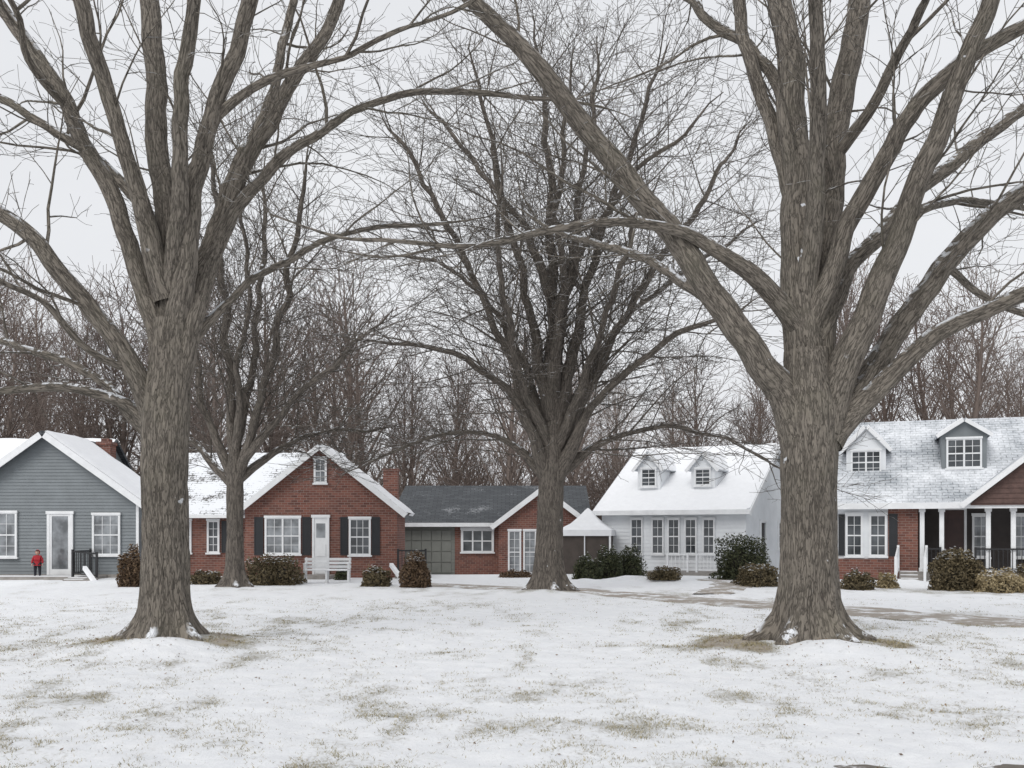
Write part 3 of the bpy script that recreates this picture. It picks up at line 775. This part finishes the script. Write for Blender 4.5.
# 2 brick house
D = 35; ax = wx(247, D)
H = House('brick_house', ax, D)
X_ = lambda p: wx(p, D)-ax
x1 = X_(397); xp = X_(321); x0 = 2*xp-x1; ze = 2.42; zp = 4.55; sl = (zp-ze)/(x1-xp)
H.gable('front_gable', 'brick', x0, x1, xp, 0, 2.6, -0.4, ze, zp)
o = 0.28
for sg, nm in ((1, 'right'), (-1, 'left')):
    xe = xp+sg*((x1-xp)+o); zz = ze-o*sl
    y1_ = 2.75 if sg > 0 else 5.0
    H.slab('roof_'+nm, 'roof_patch', (xe, -0.3, zz), (xe, y1_, zz), (xp, y1_, zp), (xp, -0.3, zp), 0.12)
    if sg > 0: H.snowslab('roof_snow_'+nm, (xe, -0.31, zz), (xe, y1_, zz), (xp, y1_, zp), (xp, -0.31, zp), 0.05, 0.115)
    else: H.snowslab('roof_snow_'+nm, (xe, -0.31, zz), (xe, 0.5, zz), (xp, 0.5, zp), (xp, -0.31, zp), 0.05, 0.115)
    H.slab('rake_board_'+nm, 'white', (xe, -0.34, zz-0.10), (xe, -0.302, zz-0.10), (xp, -0.302, zp-0.10), (xp, -0.34, zp-0.10), 0.19)
H.gable_side('side_wing', 'brick', 1.3, 8.7, 5.0, X_(120), xp-.1, -0.4, 2.35, 4.55)
H.slab('wing_roof', 'roof_patch', (X_(108), 0.85, 2.12), (xp, 0.85, 2.12), (xp, 5.0, 4.66), (X_(108), 5.0, 4.66), 0.12)
H.slab('wing_roof_back', 'roof_patch', (X_(108), 9.1, 2.12), (xp, 9.1, 2.12), (xp, 5.0, 4.66), (X_(108), 5.0, 4.66), 0.12)
H.box('gutter', 'white', X_(108), x0-0.2, 0.76, 0.86, 2.10, 2.22)
Z = lambda p: wz(p, D)
H.window(X_(265), X_(301), Z(554), Z(518), 0, sash=2, cols=2, gm='glass_lt')
H.window(X_(349), X_(371), Z(555), Z(519), 0, cols=3, gm='glass')
H.window(X_(314), X_(327), Z(483), Z(459), 0, cols=2, gm='glass_lt')
for a_, b_ in ((254.5, 263.5), (302.5, 311), (340.5, 348), (372, 380)): H.shutter(X_(a_), X_(b_), Z(555), Z(517), 0)
dx0, dx1 = X_(312.5), X_(329.5)
g = Geo().box(dx0, dx0+.07, -.08, -.003, 0, 2.1).box(dx1-.07, dx1, -.08, -.003, 0, 2.1).box(dx0-.03, dx1+.03, -.1, -.003, 2.1, 2.2)
g.box(dx0+.07, dx1-.07, -.05, -.003, 0, 2.098)
for zz in (0.15, 0.75): g.box(dx0+.12, dx1-.12, -.075, -.052, zz, zz+.42)
g.obj('front_door', M['white'], H.e)
Geo().box(dx0+.14, dx1-.14, -.058, -.051, 1.4, 1.9).obj('door_light', M['glass_lt'], H.e)
H.window(X_(163), X_(180), 0.85, 2.0, 1.3, cols=2); H.window(X_(196), X_(209), 0.85, 2.0, 1.3, cols=2)
H.shutter(X_(211), X_(218), .85, 2.0, 1.3)
H.box('stoop', 'concrete', X_(305), X_(336), -1.3, -0.005, -0.3, 0.12)
g = Geo(); cx = wx(391, 38)-ax
g.box(cx-.27, cx+.27, 2.8, 3.35, -.4, 3.9).box(cx-.31, cx+.31, 2.76, 3.39, 3.9, 4.0).obj('chimney', M['brick'], H.e)
Geo().box(x1+0.002, x1+1.1, -0.6, 1.2, -0.3, 0.16).obj('side_porch', M['concrete'], H.e)
railing(H.e, (x1+0.1, -0.55, .16), (x1+1.05, -0.55, .16), 0.8)
Geo().bar((X_(396), -1.4, .5), (X_(414), -3.0, -.05), 0.12).obj('snowy_step_rail', M['snow'], H.e)

# 3 garage house
D = 42; ax = wx(397, D)
H = House('garage_house', ax, D)
X_ = lambda p: wx(p, D)-ax; Z = lambda p: wz(p, D)
xg0 = X_(499); xg1 = X_(585); xgp = (xg0+xg1)/2
H.gable_side('main_walls', 'sage', 0, 7, 3.5, 0, xg1, -0.6, 1.98, 3.55)
H.siding('clapboards', 'sage', 0, -0.1, 1.95, lambda z: 0, lambda z: X_(455), 0.14)
H.box('brick_panel', 'brick', X_(455), xg0+0.02, -0.05, -0.003, -0.4, 1.95)
H.slab('roof_front', 'roof_dark', (-0.35, -0.4, 1.86), (xg1+.3, -0.4, 1.86), (xg1+.3, 3.5, 3.6), (-0.0, 3.5, 3.6), 0.12)
H.slab('roof_back', 'roof_dark', (-0.35, 7.4, 1.86), (xg1+.3, 7.4, 1.86), (xg1+.3, 3.5, 3.6), (-0.0, 3.5, 3.6), 0.12)
H.box('fascia', 'white', -0.4, xg0-.2, -0.47, -0.405, 1.82, 1.98)
H.gable('brick_gable', 'brick', xg0, xg1, xgp, -0.8, 3, -0.6, 1.98, 3.35)
sl = (3.35-1.98)/(xgp-xg0)
for sg in (1, -1):
    xe = xgp+sg*(xgp-xg0+.25); zz = 1.98-.25*sl
    H.slab('gable_roof', 'roof_dark', (xe, -1.05, zz), (xe, 3, zz), (xgp, 3, 3.35), (xgp, -1.05, 3.35), 0.12)
    H.slab('rake_board', 'white', (xe, -1.09, zz-.1), (xe, -1.052, zz-.1), (xgp, -1.052, 3.25), (xgp, -1.09, 3.25), 0.2)
H.window(X_(461), X_(494), Z(552), Z(530), -0.05, sash=3, cols=1, rows=2, gm='glass', fw=0.1)
H.window(X_(508), X_(521), -0.1, Z(531), -0.8, sash=1, cols=2, rows=5, gm='glass_lt', nm='french_door')
H.window(X_(523), X_(536), -0.1, Z(531), -0.8, sash=1, cols=2, rows=5, gm='glass_lt', nm='french_door')
g = Geo()
for i in range(4):
    for j in range(5): g.box(X_(402)+j*.42, X_(402)+j*.42+.38, -.045, -.03, -.1+i*.45, -.1+i*.45+.41)
g.obj('garage_door_panels', M['sage'], H.e)

# 5 white house
th5 = 28; D = 40
H = House('white_house', wx(602, D), D, th5)
L = 5.8; dep = 9.0; ze = 2.5; zr = 5.1
H.gable_side('walls', 'white_wall', 0, dep, dep/2, 0, L, -0.4, ze, zr-.08)
H.siding('clapboards', 'white_wall', 0, 0.1, ze-.02, lambda z: 0, lambda z: L, 0.15)
for y0_, y1_, nm in ((-0.35, dep/2, 'front'), (dep+0.35, dep/2, 'back')):
    q = ((-.25, y0_, ze-.18), (L+.25, y0_, ze-.18), (L+.25, y1_, zr), (-.25, y1_, zr))
    H.slab('roof_'+nm, 'roof_gray', *q, 0.12); H.snowslab('roof_snow_'+nm, *q, 0.07, 0.115)
    r = ((L+.252, y0_, ze-.30), (L+.29, y0_, ze-.30), (L+.29, y1_, zr-.12), (L+.252, y1_, zr-.12))
    H.slab('rake_board_'+nm, 'white', *r, 0.22)
H.box('fascia', 'white', -.25, L+.25, -.43, -.36, ze-.24, ze-.06)
def s_of(px, b=0.0, A=(wx(602, 40), 40), t=28):
    c, s = math.cos(R(t)), math.sin(R(t)); k = (px-512)/F
    return (k*(A[1]+b*c)-A[0]-b*s)/(c+k*s)
def dep_of(px, b=0.0, A=(wx(602, 40), 40), t=28):
    return A[1]-s_of(px, b, A, t)*math.sin(R(t))+b*math.cos(R(t))
def wpx(H, p0, p1, y1, y0, A, t, b=0.0, **k):
    a = s_of(p0, b, A, t); c = s_of(p1, b, A, t); dd = dep_of((p0+p1)/2, b, A, t)
    H.window(a, c, wz(y1, dd), wz(y0, dd), b, **k)
A5 = (wx(602, 40), 40)
for a_, b_ in ((631, 643), (652, 664), (668, 680), (685, 697), (703, 715)):
    wpx(H, a_, b_, 554, 519, A5, 28, -0.026, cols=2, rows=4, fw=0.05, gm='glass')
H.window(2.0, 2.9, 0.0, 2.0, L, side='right', cols=1, rows=2, nm='side_door')
H.window(5.0, 6.0, 0.9, 2.0, L, side='right', cols=2)
def dormer(H, xc, w, y, zb, ze_, zp_, depth, wallmat, roofmat_, wy0, wy1, ww, snow=True, sash=1):
    H.gable('dormer_wall', wallmat, xc-w/2, xc+w/2, xc, y, y+depth, zb, ze_, zp_)
    sl_ = (zp_-ze_)/(w/2)
    for sg in (1, -1):
        xe = xc+sg*(w/2+.13); zz = ze_-.13*sl_
        q = ((xe, y-.16, zz), (xe, y+depth, zz), (xc, y+depth, zp_), (xc, y-.16, zp_))
        H.slab('dormer_roof', roofmat_, *q, 0.07)
        if snow: H.snowslab('dormer_snow', *q, 0.05, 0.068)
        H.slab('dormer_rake', 'white', (xe, y-.2, zz-.06), (xe, y-.162, zz-.06), (xc, y-.162, zp_-.06), (xc, y-.2, zp_-.06), 0.12)
    H.window(xc-ww/2, xc+ww/2, wy0, wy1, y, cols=2, rows=4, sash=sash, fw=0.06, nm='dormer_window')
for pc in (649, 703):
    b_ = 1.0; s_ = s_of(pc, b_, A5, 28); dd = dep_of(pc, b_, A5, 28)
    dormer(H, s_, 0.95, b_, 2.8, wz(467, dd), wz(453, dd), 3.1, 'white_wall', 'roof_gray', max(wz(491, dd), 3.42), wz(469, dd), .66)
H.box('deck', 'concrete', s_of(655, 0, A5, 28), s_of(722, 0, A5, 28), -1.5, -0.03, -0.3, 0.12)
railing(H.e, (s_of(668, -1.4, A5, 28), -1.45, .12), (s_of(688, -1.4, A5, 28), -1.45, .12), 0.65, mat='white')
railing(H.e, (s_of(697, -1.4, A5, 28), -1.45, .12), (s_of(722, -1.4, A5, 28), -1.45, .12), 0.65, mat='white')

# 6 right house
A6 = (wx(836, 34), 34); t6 = 20
H = House('brick_porch_house', A6[0], A6[1], t6)
L = 13.0; ze = 2.66; zr = 5.6; dep = 8.0
S = lambda p, b=0.0: s_of(p, b, A6, t6)
xb = S(918)
H.box('front_wall_left', 'white_wall', 0, S(888), 0, 0.3, -0.4, ze-.05)
H.box('brick_base_left', 'brick', -0.03, S(888), -0.06, -0.003, -0.4, 0.7)
H.box('brick_front', 'brick', S(888)+.002, xb, -0.03, 1.6, -0.4, ze-.06)
H.box('end_wall', 'white_wall', 0, 0.2, 0.302, dep, -.4, ze-.05)
H.gable_side('gable_core', 'white_wall', 1.62, dep, dep/2, 0.21, L, -0.4, ze-.1, zr-1.4)
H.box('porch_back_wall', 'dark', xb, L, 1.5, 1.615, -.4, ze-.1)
H.box('porch_floor', 'concrete', xb+.002, L, -0.2, 1.49, -.4, 0.3)
H.box('porch_ceiling', 'white', xb+.002, L, -0.1, 1.49, ze-.22, ze-.16)
for y0_, y1_, nm in ((-0.35, dep/2, 'front'), (dep+0.35, dep/2, 'back')):
    q = ((-.3, y0_, ze-.22), (L+.25, y0_, ze-.22), (L+.25, y1_, zr), (-.3, y1_, zr))
    H.slab('roof_'+nm, 'roof_gray', *q, 0.12)
H.box('fascia', 'white', -.3, L, -.43, -.36, ze-.30, ze-.10)
wpx(H, 845.5, 863, 556, 515, A6, t6, 0.0, cols=2, rows=4, gm='glass')
wpx(H, 869, 887, 556, 515, A6, t6, 0.0, cols=2, rows=4, gm='glass')
H.shutter(S(838.5), S(844.8), .8, 2.2, 0); H.shutter(S(889), S(897.5), .8, 2.2, -.03)
for p_ in (922, 941.5, 988, 1013, 1046): 
    Geo().box(S(p_)-.07, S(p_)+.07, -.12, .02, .3, ze-.222).box(S(p_)-.1, S(p_)+.1, -.15, .05, .3, .42).box(S(p_)-.1, S(p_)+.1, -.15, .05, ze-.4, ze-.223).obj('porch_column', M['white'], H.e)
H.window(S(972, 1.5), S(990, 1.5), .75, 2.15, 1.5, cols=2, gm='glass_lt')
H.window(S(1012, 1.5), S(1030, 1.5), .75, 2.15, 1.5, cols=2, gm='glass_lt')
a_, b_ = S(944, 1.5), S(964, 1.5)
Geo().box(a_-.08, a_, 1.42, 1.497, .3, 2.35).box(b_, b_+.08, 1.42, 1.497, .3, 2.35).box(a_-.08, b_+.08, 1.42, 1.497, 2.352, 2.44).obj('door_frame', M['white'], H.e)
g = Geo().box(a_+.002, b_-.002, 1.45, 1.497, .3, 2.35)
for z_ in (.45, 1.1, 1.75): g.box(a_+.1, b_-.1, 1.43, 1.448, z_, z_+.45)
g.obj('front_door', M['wood_door'], H.e)
gx0, gx1 = S(962, -0.4), S(1100, -0.4)+1; gp = (gx0+gx1)/2
H.gable('porch_gable', 'browngable', gx0+.25, gx1-.25, gp, -0.5, 3.2, ze-.2, ze-.14, 4.35)
H.siding('porch_gable_shakes', 'browngable', -0.5, ze-.14, 4.3, lambda z: gx0+.25+(z-ze+.14)/(4.35-ze+.14)*(gp-gx0-.25), lambda z: gx1-.25-(z-ze+.14)/(4.35-ze+.14)*(gx1-.25-gp), 0.16)
for sg in (1, -1):
    xe = gp+sg*(gp-gx0); 
    q = ((xe, -.75, ze-.22), (xe, 3.2, ze-.22), (gp, 3.2, 4.45), (gp, -.75, 4.45))
    H.slab('porch_gable_roof', 'roof_gray', *q, 0.1)
    H.slab('porch_gable_rake', 'white', (xe, -.79, ze-.3), (xe, -.752, ze-.3), (gp, -.752, 4.36), (gp, -.79, 4.36), 0.17)
s_ = S(866, 1.25); dd = dep_of(866, 1.25, A6, t6)
dormer(H, s_, 1.3, 1.25, 3.3, wz(447, dd), wz(427, dd), 2.4, 'white_wall', 'roof_gray', wz(474, dd), wz(451, dd), 1.0, True, 2)
s_ = S(964, 1.25); dd = dep_of(964, 1.25, A6, t6)
dormer(H, s_, 1.4, 1.25, 3.3, wz(437, dd)+.12, wz(420, dd), 2.4, 'gray_wall', 'roof_gray', wz(468, dd), wz(439, dd), 1.1, True, 2)
for pc in (898, 926):
    railing(H.e, (S(pc), -0.25, .3), (S(pc)-.1, -1.5, -.05), 0.8, 'step_railing', 'white', 5, 0.06)
steps(H.e, S(899), S(925), -0.2, 3, 0.1, 0.35)
railing(H.e, (S(975), -.17, .3), (S(1040), -.17, .3), 0.75, 'porch_railing')
railing(H.e, (S(927), -.17, .3), (S(940), -.17, .3), 0.75, 'porch_railing')

# ------------------------------------------------------------ canopy tent
D = 39.5; tx = wx(588, D)
e = empty('canopy_tent', (tx, D, 0), R(-12))
hw = 0.98
def ring(h_, z_): return [(-h_, -h_, z_), (h_, -h_, z_), (h_, h_, z_), (-h_, h_, z_)]
prof = [(hw+.06, 1.45), (hw+.06, 1.68), (hw*0.62, 1.93), (hw*0.33, 2.2), (hw*0.12, 2.45), (0.01, 2.55)]
vs = []; fs = []
for h_, z_ in prof: vs += ring(h_, z_)
for i in range(len(prof)-1):
    for k in range(4): a = i*4+k; b_ = i*4+(k+1) % 4; fs.append((a, b_, b_+4, a+4))
mesh_obj('canopy', vs, fs, M['canvas'], e)
g = Geo()
for sx in (-1, 1):
    for sy in (-1, 1): g.box(sx*hw-.035, sx*hw+.035, sy*hw-.035, sy*hw+.035, -.2, 1.5)
g.box(-.02, .02, -hw-.02, -hw+.02, -.2, 1.45).obj('posts', M['white'], e)
g = Geo()
for sx in (-1, 1): g.box(sx*(hw-.06)-.01, sx*(hw-.06)+.01, -hw+.08, hw-.08, -.1, 1.46)
g.box(-hw+.08, -.03, -hw+.06, -hw+.08, -.1, 1.46).box(.03, hw-.08, -hw+.06, -hw+.08, -.1, 1.46).box(-hw+.08, hw-.08, hw-.08, hw-.06, -.1, 1.46).obj('screen_walls', M['screen'], e)

# ------------------------------------------------------------ bench
D = 31; bx_ = wx(327, D); bz_ = th(bx_, D)
e = empty('park_bench', (bx_, D, bz_), R(4)); W = .72
g = Geo()
for i in range(4): g.box(-W, W, -.25+i*.115, -.25+i*.115+.09, .40, .425)
g.obj('seat', M['white'], e)
g = Geo()
for i in range(3): g.box(-W, W, .235+.02*i, .26+.02*i, .47+.115*i, .47+.115*i+.085)
g.obj('backrest', M['white'], e)
Geo().box(-W+.02, W-.02, -.22, .15, .427, .45).obj('snow_on_seat', M['snow'], e)
g = Geo()
for sx in (-W+.05, 0, W-.05):
    g.box(sx-.03, sx+.03, -.22, -.16, 0, .398).bar((sx, .22, 0), (sx, .30, .80), .055).box(sx-.025, sx+.025, -.2, .22, .34, .396)
g.obj('legs', M['white'], e)
g = Geo()
for sx in (-W+.05, W-.05): g.box(sx-.035, sx+.035, -.26, .25, .60, .63).box(sx-.025, sx+.025, -.22, -.17, .426, .6)
g.obj('armrests', M['white'], e)

# ------------------------------------------------------------ child in a red coat
def skinned(name, verts, edges, rads, mat, parent, root=0, lv=2):
    me = bpy.data.meshes.new(name); me.from_pydata(verts, edges, []); me.update(); me.materials.append(mat)
    o = link(bpy.data.objects.new(name, me)); o.parent = parent
    md = o.modifiers.new('skin', 'SKIN'); md.use_smooth_shade = True
    sv = me.skin_vertices[0].data
    for i, r in enumerate(rads):
        sv[i].radius = (r, r) if not isinstance(r, tuple) else r; sv[i].use_root = (i == root)
    o.modifiers.new('sub', 'SUBSURF').levels = lv; o.modifiers['sub'].render_levels = lv
    return o
D = 34.0; e = empty('child_in_red_coat', (wx(37.5, D), D, 0.09), R(12)); e.scale = (1.02, 1.02, 1.02)
skinned('legs', [(0, 0, .44), (-.065, 0, .40), (-.07, .0, .24), (-.072, .01, .06), (-.075, -.06, .03), (.065, 0, .40), (.07, .0, .24), (.072, .01, .06), (.08, -.06, .03)],
        [(0, 1), (1, 2), (2, 3), (3, 4), (0, 5), (5, 6), (6, 7), (7, 8)], [.09, .065, .052, .042, .032, .065, .052, .042, .032], M['cloth'], e)
skinned('coat', [(0, 0, .46), (0, 0, .36), (0, 0, .56), (0, 0, .66), (0, 0, .71), (-.10, 0, .655), (-.155, .0, .54), (-.165, -.03, .43), (.10, 0, .655), (.155, 0, .54), (.165, -.03, .43)],
        [(0, 1), (0, 2), (2, 3), (3, 4), (3, 5), (5, 6), (6, 7), (3, 8), (8, 9), (9, 10)], [(.115, .09), (.135, .11), (.105, .085), (.085, .07), (.045, .045), .05, .04, .034, .05, .04, .034], M['red'], e)
def lobe(name, c, r, mat, k=16):
    vs = []; fs = []
    for j in range(k//2+1):
        ph = math.pi*j/(k//2)
        for i in range(k): a = 2*math.pi*i/k; vs.append((c[0]+r[0]*math.sin(ph)*math.cos(a), c[1]+r[1]*math.sin(ph)*math.sin(a), c[2]+r[2]*math.cos(ph)))
    for j in range(k//2):
        for i in range(k): a = j*k+i; b_ = j*k+(i+1) % k; fs.append((a, a+k, b_+k, b_))
    return mesh_obj(name, vs, fs, M[mat], e, True)
lobe('head', (0, -.01, .795), (.062, .070, .082), 'skin'); lobe('hood', (0, .022, .805), (.078, .072, .092), 'red')
lobe('hair', (0, -.022, .845), (.056, .055, .035), 'hair'); lobe('nose', (0, -.082, .785), (.009, .012, .012), 'skin', 8)
for sx in (-1, 1): lobe('eye', (sx*.024, -.073, .80), (.008, .006, .006), 'hair', 8)
lobe('mouth', (0, -.074, .757), (.018, .005, .005), 'red', 8)
for sx in (-1, 1):
    b0 = (sx*.167, -.035, .415); vv = [b0, (sx*.169, -.042, .385)]; ee = [(0, 1)]; rr = [.018, .019]
    for k, (ox, ln) in enumerate(((-.016, .028), (-.005, .034), (.006, .032), (.016, .024))):
        i = len(vv); vv += [(sx*.169, -.045+ox, .37), (sx*.167, -.050+ox, .37-ln)]; ee += [(1, i), (i, i+1)]; rr += [.006, .005]
    i = len(vv); vv += [(sx*.155, -.065, .39), (sx*.150, -.072, .37)]; ee += [(0, i), (i, i+1)]; rr += [.007, .006]
    skinned('hand', vv, ee, rr, M['skin'], e, lv=1)

# ------------------------------------------------------------ shrubs
def shrub(name, p0, p1, yt, yb, mat, n=3500, leaf=0.045, snow=True, wob=0.25):
    D = 1600.0/(yb-HZ); cxp = (p0+p1)/2; cx_ = wx(cxp, D); rx = (p1-p0)*D/F/2; hz = (yb-yt)*D/F
    z0 = th(cx_, D); r = np.random.RandomState(int(cxp*7+yb))
    e = empty(name, (cx_, D, z0))
    ry = min(rx, 0.75)
    dirs = r.normal(size=(n, 3)); dirs /= np.linalg.norm(dirs, axis=1)[:, None]
    dirs[:, 2] = np.abs(dirs[:, 2])*1.0-0.15*(r.rand(n))
    rad = np.array([1+wob*1.6*noise.noise(Vector(d_)*2.2+Vector((cx_, 0, 5)))+wob*.7*noise.noise(Vector(d_)*6+Vector((cx_, 0, 5))) for d_ in dirs])*(1.04-0.38*r.rand(n)**2.0)
    sup = (np.abs(dirs)**3).sum(1)**(-1/3.0)*0.5+0.5
    P = dirs*(rad*sup)[:, None]*np.array([rx, ry, hz*0.96]); P[:, 2] = np.maximum(P[:, 2], 0.0)
    u = r.normal(size=(n, 3)); u /= np.linalg.norm(u, axis=1)[:, None]; w = np.cross(u, r.normal(size=(n, 3))); w /= np.linalg.norm(w, axis=1)[:, None]
    s = leaf*r.uniform(0.6, 1.3, n)[:, None]
    V = np.stack([P-u*s, P+w*s*0.45, P+u*s, P-w*s*0.45], 1)
    tri_obj('leaves', V, M[mat], 4, e)
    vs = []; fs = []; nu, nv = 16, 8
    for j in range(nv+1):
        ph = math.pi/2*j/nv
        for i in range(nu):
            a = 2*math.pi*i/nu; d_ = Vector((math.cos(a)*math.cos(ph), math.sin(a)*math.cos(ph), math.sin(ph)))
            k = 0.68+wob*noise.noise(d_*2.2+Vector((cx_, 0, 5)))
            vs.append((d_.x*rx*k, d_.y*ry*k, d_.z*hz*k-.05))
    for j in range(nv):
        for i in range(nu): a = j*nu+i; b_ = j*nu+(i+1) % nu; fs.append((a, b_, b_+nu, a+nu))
    mesh_obj('dark_core', vs, fs, M['core'], e, True)  # added solid dark core, keeps the leaf shell from being see-through
    if snow:
        k = P[:, 2] > 0.72*hz; Q = P[k][:max(10, int(n*0.02))]+np.array([0, 0, .02]); m_ = len(Q)
        s = .04; u = np.tile([1, 0, 0], (m_, 1)); w = np.tile([0, 1, .1], (m_, 1))
        tri_obj('snow_bits', np.stack([Q-u*s, Q-w*s, Q+u*s, Q+w*s], 1), M['snow'], 4, e)
shrub('hedge', 246, 300, 556, 585, 'leaf_brown', 6000)
shrub('shrub', 336, 348, 560, 580, 'leaf_green', 900)
shrub('shrub', 362, 390, 568, 586.5, 'leaf_brown', 2500)
shrub('yew_shrub', 402, 429, 553, 587, 'leaf_rust', 4500, wob=.15)
shrub('shrub', 120, 144, 550, 587, 'leaf_rust', 4500)
shrub('shrub', 190, 222, 571, 584, 'leaf_brown', 2000)
shrub('boxwood_shrub', 574, 600, 556, 579, 'leaf_green', 3000)
shrub('boxwood_shrub', 596, 622, 548, 578, 'leaf_green', 3500)
shrub('boxwood_shrub', 615, 644, 547, 577, 'leaf_green', 3500)
shrub('boxwood_shrub', 716, 769, 536, 580, 'leaf_green', 9000)
shrub('shrub', 738, 778, 566, 586, 'leaf_brown', 4000)
shrub('shrub', 650, 678, 571, 583, 'leaf_brown', 2000)
shrub('round_shrub', 934, 979, 549, 590, 'leaf_brown', 8000, wob=.15)
shrub('ornamental_grass', 978, 1024, 571, 592, 'leaf_tan', 3500)
shrub('shrub', 1010, 1050, 566, 590, 'leaf_brown', 3500)
shrub('shrub', 842, 872, 572, 589, 'leaf_brown', 2500)
shrub('shrub', 878, 897, 574, 588, 'leaf_tan', 1200)
shrub('shrub', 500, 532, 570, 577, 'leaf_rust', 1500)

# ------------------------------------------------------------ camera, light, sky
cam = bpy.data.cameras.new('camera'); co_ = link(bpy.data.objects.new('camera', cam))
co_.location = (0, 0, CH); co_.rotation_euler = (R(90), 0, 0)
cam.sensor_width = 36; cam.lens = 36*F/1024; cam.shift_y = (HZ-384)/1024; cam.clip_end = 4000; cam.clip_start = 0.1
scene.camera = co_
el, az = 42, -150
sun = bpy.data.lights.new('sun', 'SUN'); sun.energy = 1.5; sun.angle = R(35); sun.color = (1, 0.98, 0.95)
so = link(bpy.data.objects.new('sun', sun))
dv = Vector((math.sin(R(az))*math.cos(R(el)), math.cos(R(az))*math.cos(R(el)), math.sin(R(el))))
so.rotation_euler = dv.to_track_quat('Z', 'Y').to_euler(); so.location = (0, 0, 40)
w = bpy.data.worlds.new('World'); scene.world = w; w.use_nodes = True
nt = w.node_tree; bg = nt.nodes['Background']
sky = N(nt, 'ShaderNodeTexSky'); sky.sky_type = 'NISHITA'; sky.sun_disc = False
sky.sun_elevation = R(el); sky.sun_rotation = R(az); sky.dust_density = 4; sky.air_density = 1
hs = N(nt, 'ShaderNodeHueSaturation'); hs.inputs['Saturation'].default_value = 0.2; nt.links.new(sky.outputs[0], hs.inputs['Color'])
tc = N(nt, 'ShaderNodeTexCoord')
mp = N(nt, 'ShaderNodeMapping'); mp.inputs['Scale'].default_value = (1, 1, 2.5); nt.links.new(tc.outputs['Generated'], mp.inputs[0])
cl = maprange(nt, noise_(nt, mp.outputs[0], 1.6, 5, 0.55), 0.3, 0.7)
over = mixc(nt, cl, (7.9, 8.05, 8.4), (8.9, 9.05, 9.35))
nt.links.new(mixc(nt, 0.93, hs.outputs[0], over), bg.inputs['Color'])
bg.inputs['Strength'].default_value = 0.1
scene.view_settings.view_transform = 'Standard'; scene.view_settings.look = 'None'; scene.view_settings.exposure = 0
